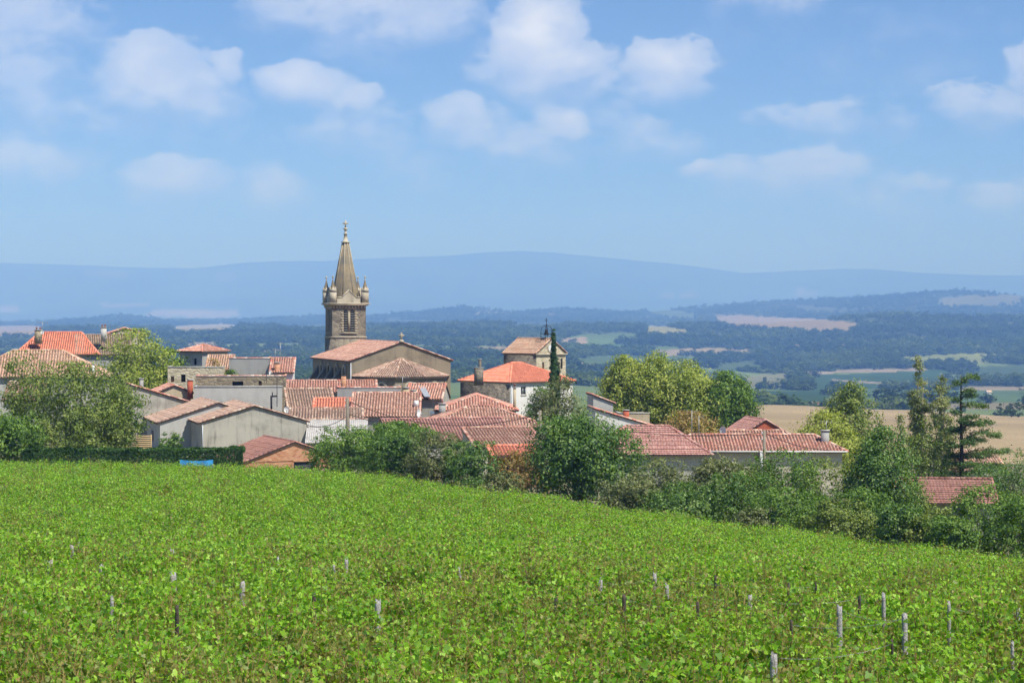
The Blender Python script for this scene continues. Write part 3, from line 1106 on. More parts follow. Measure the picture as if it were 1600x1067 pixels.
def skylight(b, px, py, d, wpx, hpx, frame='metal', slope=0.32):
    """roof window lying on the slope that faces the camera"""
    c_ = to_local(b, V(px, py, d))
    k = d / F
    a, hh = wpx * k / 2, hpx * k / 2
    hy = hh / slope * 0.85
    m = MB()
    z = c_.z + 0.07
    pts = [(c_.x - a, c_.y - hy, z - hh), (c_.x + a, c_.y - hy, z - hh), (c_.x + a, c_.y + hy, z + hh), (c_.x - a, c_.y + hy, z + hh)]
    slab(m, pts, 0.16)
    s = m.build('skylight', M[frame], b['roof'])
    g = MB()
    t = 0.08
    pts2 = []
    cx = sum(p[0] for p in pts) / 4; cyy = sum(p[1] for p in pts) / 4; cz = sum(p[2] for p in pts) / 4
    for p in pts:
        pts2.append((cx + (p[0] - cx) * .8, cyy + (p[1] - cyy) * .8, cz + (p[2] - cz) * .8 + .012))
    slab(g, pts2, 0.010)
    return s, g, b


# ------------------------------------------------------------------ the village
A = building('orange_roof_house', 'house at far left with bright orange hipped roof, aerials on its chimney', 26, 152, 553, 255, 10, 8, 'hip', 2.75, 'cement_grey', 'orange', hipk=.5, front=[(60, 68, 558, 572, 'window')])
chimney(A, 60, 516, 528, 256, 11, 'rubble', 2)
A2 = building('weathered_roof_house', 'house with grey weathered tile slope adjoining the orange roof at far left', 120, 205, 554, 256, 9, 14, 'gable_x', 2.5, 'cement_grey', 'mossy', front=[(142, 150, 560, 575, 'dark')])
A3 = building('gabled_upper_house', 'pale gable wall rising behind the chimney of the weathered roof at left', 166, 226, 523, 268, 8, 14, 'gable_y', 0.85, 'lime', 'mix')
chimney(A2, 162, 512, 525, 257.5, 9, 'cement_light', 2)
B_ = building('mottled_roof_house', 'house with wide mottled pink hipped roof behind the sparse tree at left edge', -60, 166, 589, 205, 11, 10, 'hip', 2.65, 'cement_light', 'beige', front=[(70, 80, 598, 615, 'window'), (120, 130, 598, 615, 'shutter')])
B2 = building('porch_roof_house', 'low lean-to with pinkish tiles under the mottled roof at left edge', 6, 64, 625, 197, 4.0, 6, 'shed', 1.6, 'cement_light', 'old', front=[(20, 42, 632, 650, 'dark')], cat='lean-to')
chimney(B_, 146, 569, 583, 208, 4, 'whitepaint', 0)
C_ = building('sloping_wall_house', 'grey rendered house with sloping tiled wall top left of the small orange gable', 206, 292, 629, 201, 4.4, 17, 'shed_lh', 1.75, 'cement', 'mix')
chimney(C_, 221, 592, 606, 203, 6, 'cement_grey', 0)
D2 = building('pale_side_house', 'house with brownish tile slope left of the large grey gable, pale side wall in shade', 250, 431, 661, 190, 12.5, 17, 'gable_y', 1.85, 'cement_light', 'old', left=[(236, 240, 672, 690, 'shutter')])
D1 = building('grey_gable_house', 'large plain grey gable-fronted house with brownish tiled slope, behind the brick shed', 314, 479, 661, 184, 13, 17, 'gable_y', 1.5, 'cement', 'old', left=[(288, 297, 672, 706, 'door')])
E1 = building('concrete_wall_house', 'long blank light grey cement wall with a black stovepipe behind the grey gable', 303, 441, 605, 206, 4.5, 7, 'flat', 0, 'cement_light', None)
S1 = building('stone_wall_house', 'rough stone house with tile-capped wall and small dark window above the blank cement wall', 306, 446, 588, 216, 4, 5, 'flat', 0, 'rubble', 'mix', front=[(363, 380, 596, 604, 'dark'), (404, 409, 595, 606, 'shutter')])
S2 = building('ruined_stone_house', 'roofless rough stone wall with brick-framed opening beside the pale olive tree', 262, 349, 574, 226, 5, 6, 'flat', 0, 'rubble_pale', None, front=[(283, 290, 585, 597, 'dark'), (267, 272, 588, 597, 'shutter'), (324, 331, 585, 589, 'dark')])
S3 = building('small_orange_gable_house', 'small beige gable with orange tiles and a brick chimney, left of the blank cement wall', 246, 298, 614, 209, 6, 17, 'gable_y', 0.75, 'beige', 'mix')
chimney(S3, 297, 594, 612, 209.5, 8, 'redbrick', 0)
S4 = building('dark_tower_house', 'narrow dark-walled house with orange hipped roof beside the pale olive tree', 316, 328, 549, 250, 4.5, 52, 'hip', 0.75, 'cement_grey', 'mix', w=4.5, left=[(303, 307, 560, 570, 'dark')])
S5 = building('buff_roof_house', 'small roof of buff tiles behind the shrub left of the tile-capped grey wall', 322, 362, 578, 238, 5, 5, 'shed', 1.6, 'beige', 'beige')
S6 = building('tile_capped_house', 'plain grey house wall capped with tiles, right of the buff roof', 358, 421, 560, 232, 4, 4, 'flat', 0, 'cement_grey', 'mix')
F1 = building('aerial_roof_house', 'small orange-brown roof left of the church nave with brick chimney and tall aerials', 422, 458, 582, 229, 4.5, 4, 'shed', 1.5, 'white', 'mix')
chimney(F1, 433, 567, 584, 229.5, 8, 'brick', 0)

H1 = building('long_ridge_house', 'long low salmon-tiled house directly below the church nave', 447, 588, 613, 222, 8, 5, 'gable_x', 1.15, 'cement', 'mix')
chimney(H1, 537, 588, 606, 223, 8, 'brick', 0, cap=False)
H2 = building('grey_box_house', 'plain grey wall with tile coping in the middle of the roofs below the apse', 527, 626, 606, 211, 3, 4, 'flat', 0, 'cement_grey', 'mix')
chimney(H2, 621, 603, 607, 212, 7, 'beige', 0)
H1b = building('leaning_tiles_house', 'roof of old brownish tiles left of the patch of new red tiles', 451, 524, 641, 206, 6.5, 10, 'shed', 1.95, 'cement', 'old')
H3 = building('new_tile_lean_to', 'small roof patch of bright new orange-red tiles left of the tall wooden pole', 490, 546, 642, 202, 3.2, 4, 'shed', 1.05, 'cement', 'orange', cat='lean-to')
H6 = building('glazed_roof_house', 'small roof with a long glazed strip just in front of the apse', 634, 690, 622, 216, 5, -8, 'gable_x', 1.45, 'cement', 'mix')
chimney(H6, 634, 606, 620, 214, 9, 'beige', 0)
chimney(H6, 646, 610, 622, 213, 8, 'cement', 0)
H5 = building('pink_roof_house', 'broad pink tiled roof right of the wooden pole with skylight and satellite dish', 548, 655, 651, 196, 13, 2, 'gable_x', 2.1, 'cement_grey', 'pink')
H8 = building('red_brown_roof_house', 'wide low red-brown roof in front of the orange hipped house', 684, 806, 641, 206, 9.5, 2, 'hip', 1.45, 'cement_grey', 'mix', hipk=.6)
chimney(H8, 691, 631, 641, 205, 11, 'cement_grey', 1)
chimney(H8, 804, 606, 638, 207, 4.5, 'beige', 1)
H7 = building('broad_hip_house', 'broad low house with pale pink hipped roof left of the dark tree pole', 655, 856, 668, 192, 9, 6, 'hip', 1.85, 'lime', 'pink', hipk=1.2)
H7b = building('front_red_roof_house', 'long red-pink roof in front of the broad hipped roof, partly hidden by shrubs', 610, 800, 690, 181, 9, 14, 'gable_x', 1.8, 'cement_light', 'red', verge=False)
H7c = building('low_tiled_annex', 'low annex with pale striped tiles behind the brick outbuilding', 742, 850, 698, 172, 6, 12, 'shed', 1.25, 'lime', 'pink', cat='annex')
H4 = building('strip_roof_house', 'narrow strip of old tiles above the white corrugated roof', 452, 566, 662, 192, 4.5, 5, 'shed', 1.2, 'cement', 'old')
H4b = building('corrugated_shed', 'shed with pale grey corrugated roof behind the leafy shrub left of the pole', 479, 572, 692, 183, 6.5, 4, 'shed', 1.75, 'cement_grey', 'old', style='corrugated', cat='shed', verge=False)
BS = building('brick_shed', 'brick gabled shed with brown tiles at the edge of the vineyard', 380, 538, 724, 165, 9, 24, 'gable_y', 1.65, 'brick', 'brownred', front=[(459, 492, 719, 738, 'greydoor')], cat='shed')
BO = building('brick_outbuilding', 'brick outbuilding with orange lean-to roof, overgrown, left of the big dark tree', 768, 838, 712, 162, 2.6, 8, 'shed', 0.55, 'brick', 'orange', front=[(773, 798, 717, 750, 'open')], cat='outbuilding', depth=0.6)

I_ = building('orange_hip_house', 'house with bright orange hipped roof and white wall in front of the clock tower', 797, 860, 597, 240, 10, 40, 'hip', 2.2, 'white', 'orange', front=[(814, 822, 604, 617, 'window')], left=[(756, 762, 604, 616, 'shutter')], w=10.5)
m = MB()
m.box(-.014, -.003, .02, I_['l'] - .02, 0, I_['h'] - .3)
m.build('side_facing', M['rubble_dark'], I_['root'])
chimney(I_, 748, 575, 592, 241, 11, 'rubble_dark', 0)
chimney(I_, 750, 562, 573, 241.2, 3.5, 'rubble_dark', 0)

O1 = building('white_sloping_house', 'white wall under a sloping orange roof edge between the dark tree and the plane trees', 930, 1024, 668, 214, 6, 4, 'shed_lh', 2.0, 'white', 'mix')
O2 = building('hidden_orange_house', 'small orange roof edge peeking out left of the plane trees', 927, 958, 630, 228, 5, 6, 'shed_lh', 0.9, 'cement_light', 'mix')
O3 = building('grey_annex', 'small grey block with brick chimney at the foot of the plane trees', 968, 1015, 646, 224, 4, 5, 'flat', 0, 'beige', None, cat='annex')
chimney(O3, 978, 641, 649, 222, 9, 'redbrick', 0)
L1 = building('red_roof_bungalow', 'long bungalow with plain red-brown tiles right of the big dark tree', 925, 1104, 707, 171, 9, -2, 'hip', 2.05, 'cement_light', 'red', style='flat', hipk=.7, over=0.55)
L2 = building('white_bungalow', 'low white bungalow with orange canal tiles and chimney at its right end', 1050, 1316, 704, 175, 8, -1, 'hip', 1.15, 'lime', 'mix', hipk=.5, over=0.45, front=[(1115, 1124, 720, 746, 'window'), (1196, 1206, 718, 745, 'shutter'), (1240, 1252, 722, 744, 'window')])
chimney(L2, 1289, 673, 690, 177, 12, 'cement_grey', 0)
L3 = building('back_bungalow', 'roof strip behind the white bungalow beside the satellite dish', 1132, 1228, 692, 192, 6, 0, 'gable_x', 1.0, 'lime', 'pink')
L4 = building('red_gable_house', 'red brick gable behind the bungalow in front of the wheat field', 1160, 1232, 680, 206, 7, 10, 'gable_y', 1.55, 'redbrick', 'red')
R1 = building('tiled_barn', 'barn with brownish-red tiled roof sunk among bushes at right', 1400, 1558, 784, 151, 7, -6, 'gable_x', 1.5, 'cement_grey', 'brownred', style='flat', cat='barn')
R2 = building('villa_behind_cedar', 'pale house with two stepped tiled roofs behind the cedar', 1484, 1566, 726, 212, 7, 3, 'gable_x', 1.3, 'lime', 'beige')
R3 = building('stepped_lower_roof', 'lower tiled wing in front of the pale house behind the cedar', 1484, 1535, 736, 203, 4, 3, 'shed', 0.7, 'lime', 'beige', cat='wing')

# small extras on the houses
for (b, px, py, d, wp, hp, sl_) in ((H5, 577, 624, 201, 9, 5, .32), (H7, 675, 645, 196, 7, 3, .4)):
    s, g, bb = skylight(b, px, py, d, wp, hp, slope=sl_)
    g.build('pane', M['skyglass'], s)
gl = MB()
k0, k1 = to_local(H6, V(660, 604, 218)), to_local(H6, V(668, 621, 215.2))
slab(gl, [(k0.x - .5, k0.y, k0.z + .12), (k0.x + .2, k0.y, k0.z + .12), (k1.x + .35, k1.y, k1.z + .12), (k1.x - .35, k1.y, k1.z + .12)], .06)
gl.build('glazed_strip', M['zinc'], H6['root'])
part_box(H5, 'dormer_window', 'whitepaint', 647, 654, 626, 636, 198.5, .5)
gut = MB()
gut.box(-.4, L2['w'] + .4, -.56, -.45, L2['h'] - .10, L2['h'] + .02)
gut.build('gutter', M['whitepaint'], L2['root'])
pl = MB()
for pxx in (1192,):
    q = to_local(L2, V(pxx, 705, 174.3))
    pl.box(q.x - .25, q.x + .25, q.y, q.y + .3, 0, L2['h'] - .1)
pl.build('pillar', M['whitepaint'], L2['root'])
for b in (I_, H7, B_, L1, D1, H5):
    m = MB()
    m.tube([(.14, -.10, b['h'] - .15), (.14, -.10, .2)], .055, 6)
    m.build('downpipe', M['zinc'], b['root'])
# stovepipe on the cement wall
st = MB()
a = to_local(E1, V(424, 640, 205.0)); t_ = to_local(E1, V(424, 618, 205.0))
st.tube([(a.x, a.y, a.z - 1), (a.x, a.y, t_.z)], .11, 8)
st.tube([(a.x - .05, a.y, t_.z - .1), (a.x + .65, a.y, t_.z - .05)], .09, 8)
st.tube([(a.x + .6, a.y, t_.z - 1.2), (a.x + .6, a.y, t_.z + 1.9)], .04, 6)
st.tube([(a.x + .1, a.y, t_.z), (a.x + .1, a.y, t_.z + .35)], .06, 6)
st.build('stovepipe', M['iron'], E1['root'])


# ------------------------------------------------------------------ church
def arch_outline(cx, z0, w_, h_, n=8):
    r = w_ / 2
    pts = [(cx - r, z0), (cx - r, z0 + h_ - r)]
    for i in range(1, n):
        a = math.pi * (1 - i / n)
        pts.append((cx + r * math.cos(a), z0 + h_ - r + r * math.sin(a)))
    pts += [(cx + r, z0 + h_ - r), (cx + r, z0)]
    return pts


def arch_window(root, A, du, nrm, cx, z0, w_, h_, surround=0.22, proud=0.10, pane='glass'):
    """arched window: stone surround standing proud and a pane set back in it"""
    A, du, nrm = Vector(A), Vector(du), Vector(nrm)
    P = lambda u, z, dep: A + du * u + Vector((0, 0, z)) + nrm * dep
    inn = arch_outline(cx, z0, w_, h_)
    out = arch_outline(cx, z0 - .0, w_ + 2 * surround, h_ + surround)
    m = MB()
    for i in range(len(inn) - 1):
        a, b, c, d_ = inn[i], inn[i + 1], out[i + 1], out[i]
        m.poly([P(*a, proud), P(*b, proud), P(*c, proud), P(*d_, proud)])
        m.poly([P(*a, 0.0), P(*b, 0.0), P(*b, proud), P(*a, proud)])
        m.poly([P(*d_, proud), P(*c, proud), P(*c, -.02), P(*d_, -.02)])
    pm = MB()
    pm.poly([P(*q, 0.012) for q in inn])
    wnd = pm.build('window', M[pane], root)
    m.build('surround', M['dressed'], wnd)
    s = MB()
    a, b = P(cx - w_ / 2 - surround - .05, z0 - .16, -.02), P(cx + w_ / 2 + surround + .05, z0 - .16, -.02)
    q = [a, b, b + Vector((0, 0, .155)), a + Vector((0, 0, .155))]
    q2 = [p + nrm * (proud + .1) for p in q]
    s.raw(q + q2, [(0, 1, 2, 3), (4, 5, 6, 7), (0, 1, 5, 4), (1, 2, 6, 5), (2, 3, 7, 6), (3, 0, 4, 7)])
    s.build('sill', M['dressed'], wnd)
    return wnd


CH = building('church', 'old church nave with long pink tiled roof, buttresses and polygonal apse', 549, 704, 564, 250, 26, 17, 'gable_y', 2.35, 'church', 'pink', cat='church', over=0.35, verge=True)
cr, cw, chh, cl = CH['root'], CH['w'], CH['h'], CH['l']
# side windows, buttresses
sp = cl / 5.2
for i in range(4):
    yy = 2.0 + i * sp
    arch_window(cr, (0, 0, 0), (0, 1, 0), (-1, 0, 0), yy + sp * .45, chh - 3.1, 1.5, 2.3, .3, .16)
    m = MB()
    y0_, y1_ = yy + sp * .92, yy + sp * .92 + .7
    m.raw([(.05, y0_, 0), (.05, y1_, 0), (-2.3, y1_, 0), (-2.3, y0_, 0), (.05, y0_, chh - 1.2), (.05, y1_, chh - 1.2), (-2.3, y1_, chh - 4.4), (-2.3, y0_, chh - 4.4)],
          [(0, 1, 2, 3), (4, 7, 6, 5), (0, 3, 7, 4), (1, 5, 6, 2), (2, 6, 7, 3), (0, 4, 5, 1)])
    bt_ = m.build('buttress', M['church'], cr)
    m = MB()
    m.raw([(.04, y0_ - .06, chh - 1.18), (.04, y1_ + .06, chh - 1.18), (-2.4, y1_ + .06, chh - 4.5), (-2.4, y0_ - .06, chh - 4.5),
           (.04, y0_ - .06, chh - 1.02), (.04, y1_ + .06, chh - 1.02), (-2.4, y1_ + .06, chh - 4.34), (-2.4, y0_ - .06, chh - 4.34)],
          [(0, 1, 2, 3), (4, 7, 6, 5), (0, 3, 7, 4), (1, 5, 6, 2), (2, 6, 7, 3), (0, 4, 5, 1)])
    m.build('coping', M['dressed'], bt_)
# gutter and downpipe
m = MB()
m.tube([(-.1, -.12, chh - .25), (-.1, -.12, 0.4)], .07, 6)
m.build('downpipe', M['zinc'], cr)
# stone cross on the gable
m = MB()
gx = cw / 2
zt = chh + 2.35
m.frustum(gx, -.05, zt + .05, zt + .42, .34, .18, .2, .18)
m.frustum(gx, -.05, zt + .42, zt + 1.32, .10, .10)
m.box(gx - .36, gx + .36, -.14, .04, zt + .86, zt + 1.06)
m.build('gable_cross', M['dressed'], cr)
# apse
ac = Vector((gx - .1, 0.0, 0))
ar = 6.25
pts = []
for i in range(6):
    a = math.pi + math.pi * i / 5
    pts.append((ac.x + ar * math.cos(a), ac.y + ar * .86 * math.sin(a)))
za = chh - 2.05
m = MB()
apw = []
for i in range(5):
    (xa, ya_), (xb, yb) = pts[i], pts[i + 1]
    m.poly([(xa, ya_, 0), (xb, yb, 0), (xb, yb, za), (xa, ya_, za)])
apse = m.build('apse', M['church'], cr)
parts = []
orgc = (CH['p0'].x, CH['p0'].y, CH['p0'].z)
apex = (ac.x, -.15, za + 2.35)
eo = 1.06
eav = [(ac.x + (x - ac.x) * eo, y * eo - .0, za + .05) for (x, y) in pts]
cm = MB()
dk = MB()
for i in range(5):
    tile_plane(parts, [eav[i], eav[i + 1], apex], (0, 1, 0), 'old', orgc, CH['ya'])
    slab(dk, [(p[0], p[1], p[2] - .045) for p in (eav[i], eav[i + 1], apex)], .14)
    cap_tiles(cm, Vector(eav[i]) + Vector((0, 0, .05)), Vector(apex) + Vector((0, 0, .05)), 'old')
ar_ = join_planes('apse_roof', parts, M['tile'], cr)
cm.build('ridge_tiles', M['tile'], ar_, cols=True)
dk.build('roof_deck', M['deck'], ar_)
for i in (0, 1, 2, 3, 4):
    (xa, ya_), (xb, yb) = pts[i], pts[i + 1]
    dv = Vector((xb - xa, yb - ya_, 0))
    L = dv.length
    dv.normalize()
    nv_ = Vector((dv.y, -dv.x, 0))
    arch_window(cr, (xa, ya_, 0), dv, nv_, L / 2, za - 3.4, 0.95, 2.6, .28, .10)
# ---- tower
tw = 4.9
tx0 = gx - tw / 2 - 1.65
ty0 = cl - 1.2
td = CH['p0'].y + ty0 * math.cos(CH['ya'])
tz = lambda py: (HY - py) / F * td - CH['base']
tcx, tcy = tx0 + tw / 2, ty0 + tw / 2
zb, zc = tz(527), tz(478)         # string course, cornice underside
m = MB()
lw, lg, hb_ = 0.62, 0.34, 3.15
zw0 = tz(518)
op = [(tw / 2 - lg / 2 - lw, tw / 2 - lg / 2, zw0, zw0 + hb_), (tw / 2 + lg / 2, tw / 2 + lg / 2 + lw, zw0, zw0 + hb_)]
faces4 = [((tx0, ty0, 0), (1, 0, 0), (0, -1, 0)), ((tx0, ty0 + tw, 0), (0, -1, 0), (-1, 0, 0)), ((tx0 + tw, ty0, 0), (0, 1, 0), (1, 0, 0)), ((tx0 + tw, ty0 + tw, 0), (-1, 0, 0), (0, 1, 0))]
for (a, du, nn) in faces4:
    wall_face(m, a, du, tw, zc, None, nn, op, .45)
troot = empty('bell_tower', CH['root'].location, CH['ya'])
tag(troot, 'square stone church bell tower with four pinnacles and octagonal spire topped by a cross', 'tower')
tower = m.build('shaft', M['tower'], troot)
for (a, du, nn) in faces4[:3]:
    a, du, nn = Vector(a), Vector(du), Vector(nn)
    for (u0, u1, z0, z1) in op:
        P = lambda u, z, dep: a + du * u + Vector((0, 0, z)) + nn * dep
        b_ = MB()
        b_.poly([P(u0 - .05, z0 - .05, -.44), P(u1 + .05, z0 - .05, -.44), P(u1 + .05, z1 + .05, -.44), P(u0 - .05, z1 + .05, -.44)])
        b_.build('belfry_opening', M['dark'], tower)
        for k in range(9):
            zz = z0 + .22 + k * (z1 - z0 - .5) / 8
            s_ = MB()
            q = [P(u0, zz + .16, -.34), P(u1, zz + .16, -.34), P(u1, zz, -.02), P(u0, zz, -.02)]
            s_.raw(q + [p - Vector((0, 0, .05)) for p in q], [(0, 1, 2, 3), (7, 6, 5, 4), (0, 4, 5, 1), (1, 5, 6, 2), (2, 6, 7, 3), (3, 7, 4, 0)])
            s_.build('louvre_slat', M['slat'], tower)
    su = MB()
    for (u0, u1, z0, z1) in op:                    # spandrels of the arch heads and pale surround
        r = (u1 - u0) / 2
        cxu = (u0 + u1) / 2
        for sgn in (-1, 1):
            arc = [(cxu + sgn * r * math.cos(t), z1 - r + r * math.sin(t)) for t in np.linspace(0, math.pi / 2, 6)]
            su.poly([P(cxu + sgn * r, z1, .004)] + [P(q[0], q[1], .004) for q in arc])
    o1 = op[0][0] - .32, op[1][1] + .32
    def bar(u0, u1, z0, z1, pr):
        q = [P(u0, z0, -.02), P(u1, z0, -.02), P(u1, z1, -.02), P(u0, z1, -.02)]
        q2 = [p + nn * (pr + .02) for p in q]
        su.raw(q + q2, [(0, 1, 2, 3), (4, 5, 6, 7), (0, 1, 5, 4), (1, 2, 6, 5), (2, 3, 7, 6), (3, 0, 4, 7)])
    for k in range(10):       # alternating quoins beside the openings
        zq = zw0 - .1 + k * .36
        ext = .14 if k % 2 else 0
        bar(o1[0] - ext, op[0][0] - .002, zq, zq + .34, .03)
        bar(op[1][1] + .002, o1[1] + ext, zq, zq + .34, .03)
    bar(op[0][1] + .002, op[1][0] - .002, zw0 - .1, zw0 + hb_ - .4, .03)
    bar(o1[0], o1[1], zw0 + hb_ + .002, zw0 + hb_ + .3, .032)
    bar(o1[0] - .05, o1[1] + .05, zw0 - .38, zw0 - .12, .14)
    su.build('surround', M['quoin'], tower)
def ring(name, z0, z1, ext, mat='dressed', parent=None, ext1=None):
    m = MB()
    e1 = ext if ext1 is None else ext1
    m.frustum(tcx, tcy, z0, z1, tw / 2 + ext, tw / 2 + e1)
    return m.build(name, M[mat], parent or tower)
ring('string_course', zb - .12, zb + .12, .12)
m = MB()
m.frustum(tcx, tcy, 0, zb - .125, tw / 2 + .05, tw / 2 + .05)
m.build('tower_base', M['tower'], tower)
ring('cornice', zc + .002, zc + .24, .12, ext1=.42)
ring('cornice', zc + .243, zc + .42, .52)
# corbels under the cornice
for k in range(11):
    u = -tw / 2 + .2 + k * (tw - .4) / 10
    for (sx, sy) in ((0, -1), (-1, 0)):
        m = MB()
        cx_, cy2 = (tcx + u, tcy - tw / 2 - .12) if sy else (tcx - tw / 2 - .12, tcy + u)
        m.box(cx_ - .10, cx_ + .10, cy2 - .10, cy2 + .10, zc - .30, zc - .003)
        m.build('corbel', M['dressed'], tower)
zp = zc + .423
# corner pinnacles
for (sx, sy) in ((-1, -1), (1, -1), (-1, 1), (1, 1)):
    px_, py_ = tcx + sx * (tw / 2 - .10), tcy + sy * (tw / 2 - .10)
    m = MB()
    m.frustum(px_, py_, zp + .002, zp + 1.62, .45, .45)
    pn = m.build('pinnacle', M['dressed'], troot)
    m = MB()
    for k in range(4):       # little gables on the four sides
        a = k * math.pi / 2
        dx_, dy_ = math.cos(a), math.sin(a)
        tx, ty = -dy_, dx_
        q = [(px_ + dx_ * .475 + tx * .50, py_ + dy_ * .475 + ty * .50, zp + 1.60), (px_ + dx_ * .475 - tx * .50, py_ + dy_ * .475 - ty * .50, zp + 1.60), (px_ + dx_ * .475, py_ + dy_ * .475, zp + 2.30)]
        q2 = [(p[0] - dx_ * .475, p[1] - dy_ * .475, p[2]) for p in q]
        m.raw(q + q2, [(0, 1, 2), (0, 3, 4, 1), (1, 4, 5, 2), (2, 5, 3, 0)])
    m.build('gablet', M['dressed'], pn)
    m = MB()
    m.lathe(px_, py_, [(.46, zp + 1.64), (.40, zp + 1.95), (.07, zp + 3.25), (.06, zp + 3.3)], 8)
    m.build('pinnacle_spire', M['spire'], pn)
    m = MB()
    m.lathe(px_, py_, [(.06, zp + 3.2), (.13, zp + 3.28), (.05, zp + 3.36), (.05, zp + 3.55), (.15, zp + 3.66), (.13, zp + 3.8), (.03, zp + 3.9)], 8)
    m.build('finial', M['dressed'], pn)
# pediments between the pinnacles
for (a, du, nn) in faces4:
    a, du, nn = Vector(a), Vector(du), Vector(nn)
    P = lambda u, z, dep: a + du * u + Vector((0, 0, z)) + nn * dep
    c_ = tw / 2
    m = MB()
    prof = [(c_ - 1.75, zp + .002), (c_ + 1.75, zp + .002), (c_ + 1.75, zp + .75), (c_ + 1.1, zp + .75), (c_, zp + 1.75), (c_ - 1.1, zp + .75), (c_ - 1.75, zp + .75)]
    m.poly([P(u, z, -.05) for (u, z) in prof])
    m.poly([P(u, z, -.4) for (u, z) in prof][::-1])
    for i in range(len(prof)):
        j = (i + 1) % len(prof)
        m.poly([P(*prof[i], -.05), P(*prof[i], -.4), P(*prof[j], -.4), P(*prof[j], -.05)])
    pd = m.build('pediment', M['dressed'], troot)
    m = MB()
    for (qa, qb) in ((prof[3], prof[4]), (prof[4], prof[5]), (prof[2], prof[3]), (prof[5], prof[6])):
        va, vb = P(*qa, 0), P(*qb, 0)
        m.raw([va, vb, vb + Vector((0, 0, .16)), va + Vector((0, 0, .16)), va - nn * .45, vb - nn * .45, vb - nn * .45 + Vector((0, 0, .16)), va - nn * .45 + Vector((0, 0, .16))],
              [(0, 1, 2, 3), (7, 6, 5, 4), (0, 4, 5, 1), (3, 2, 6, 7), (0, 3, 7, 4), (1, 5, 6, 2)])
    m.build('moulding', M['dressed'], pd)
# octagonal spire with ribs
zs1 = tz(378)
m = MB()
m.lathe(tcx, tcy, [(2.12, zp + .1), (2.0, zp + .9), (.48, zs1)], 8, rot=math.pi / 8)
spire = m.build('spire', M['spire'], troot)
m = MB()
for k in range(8):
    a = math.pi / 8 + k * math.pi / 4
    m.tube([(tcx + 2.02 * math.cos(a), tcy + 2.02 * math.sin(a), zp + .8), (tcx + .49 * math.cos(a), tcy + .49 * math.sin(a), zs1)], .06, 5)
m.build('rib', M['dressed'], spire)
m = MB()
zz = zs1
m.lathe(tcx, tcy, [(.46, zz - .05), (.66, zz + .05), (.62, zz + .2), (.36, zz + .24), (.2, zz + 1.2), (.28, zz + 1.25), (.30, zz + 1.38), (.16, zz + 1.45), (.16, zz + 1.8),
                   (.34, zz + 2.0), (.30, zz + 2.12), (.12, zz + 2.2)], 8)
m.build('finial', M['dressed'], spire)
m = MB()
m.box(tcx - .09, tcx + .09, tcy - .09, tcy + .09, zz + 2.15, zz + 3.25)
m.box(tcx - .38, tcx + .38, tcy - .08, tcy + .08, zz + 2.72, zz + 2.92)
m.build('cross', M['dressed'], spire)

# ------------------------------------------------------------------ clock tower
J = building('clock_tower', 'square stone clock tower with tiled roof, clock in its gable and iron bell cage', 838, 884, 552, 262, 7.0, 40, 'gable_y', 1.9, 'rubble_pale', 'beige', cat='tower', over=.25,
             front=[(847, 850, 566, 580, 'shutter'), (876, 879, 560, 576, 'dark')])
jr, jw, jh = J['root'], J['w'], J['h']
m = MB()
m.box(-.16, jw + .16, -.20, -.004, jh - .28, jh - .06)
m.build('cornice', M['dressed'], jr)
m = MB()   # the left side is faced in darker rubble stone
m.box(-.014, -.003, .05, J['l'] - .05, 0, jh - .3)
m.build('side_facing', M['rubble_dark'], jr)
m = MB()
N = 20
cxj, czj, rj = jw / 2, jh + .72, .55
ringp = lambda r, dep: [(cxj + r * math.cos(2 * math.pi * k / N), -dep, czj + r * math.sin(2 * math.pi * k / N)) for k in range(N)]
m.poly(ringp(rj, .05)[::1])
face = m.build('clock_face', M['clock'], jr)
m = MB()
o_, i_ = ringp(rj + .12, .09), ringp(rj, .09)
o0, i0 = ringp(rj + .12, -.02), ringp(rj, -.02)
for k in range(N):
    j = (k + 1) % N
    m.poly([o_[k], o_[j], i_[j], i_[k]])
    m.poly([o0[k], o0[j], o_[j], o_[k]])
    m.poly([i_[k], i_[j], i0[j], i0[k]])
m.build('rim', M['dressed'], face)
m = MB()
for k in range(12):
    a = k * math.pi / 6
    m.box(cxj + .44 * math.cos(a) - .03, cxj + .44 * math.cos(a) + .03, -.065, -.053, czj + .44 * math.sin(a) - .03, czj + .44 * math.sin(a) + .03)
m.build('hour_mark', M['iron'], face)
m = MB()
m.tube([(cxj, -.08, czj), (cxj + .02, -.08, czj + .38)], .025, 4)
m.tube([(cxj, -.085, czj), (cxj + .22, -.085, czj + .12)], .03, 4)
m.build('clock_hand', M['iron'], face)
# bell cage
bc = empty('bell_cage', (0, 0, 0))
bc.parent = jr
bx_, by_, bz = jw / 2, 1.0, jh + 1.75
m = MB()
for (sx, sy) in ((-1, -1), (1, -1), (-1, 1), (1, 1)):
    m.tube([(bx_ + sx * .60, by_ + sy * .45, bz - .25), (bx_ + sx * .60, by_ + sy * .45, bz + 1.25), (bx_ + sx * .5, by_ + sy * .35, bz + 1.8), (bx_, by_, bz + 2.15)], .035, 5)
m.tube([(bx_ - .72, by_ - .5, bz + .9), (bx_ + .72, by_ - .5, bz + .9), (bx_ + .72, by_ + .5, bz + .9), (bx_ - .72, by_ + .5, bz + .9), (bx_ - .72, by_ - .5, bz + .9)], .035, 4)
m.tube([(bx_, by_, bz + 2.2), (bx_, by_, bz + 3.1)], .04, 5)
m.tube([(bx_ - .25, by_, bz + 2.75), (bx_ + .25, by_, bz + 2.75)], .035, 4)
m.build('cage_frame', M['iron'], bc)
m = MB()
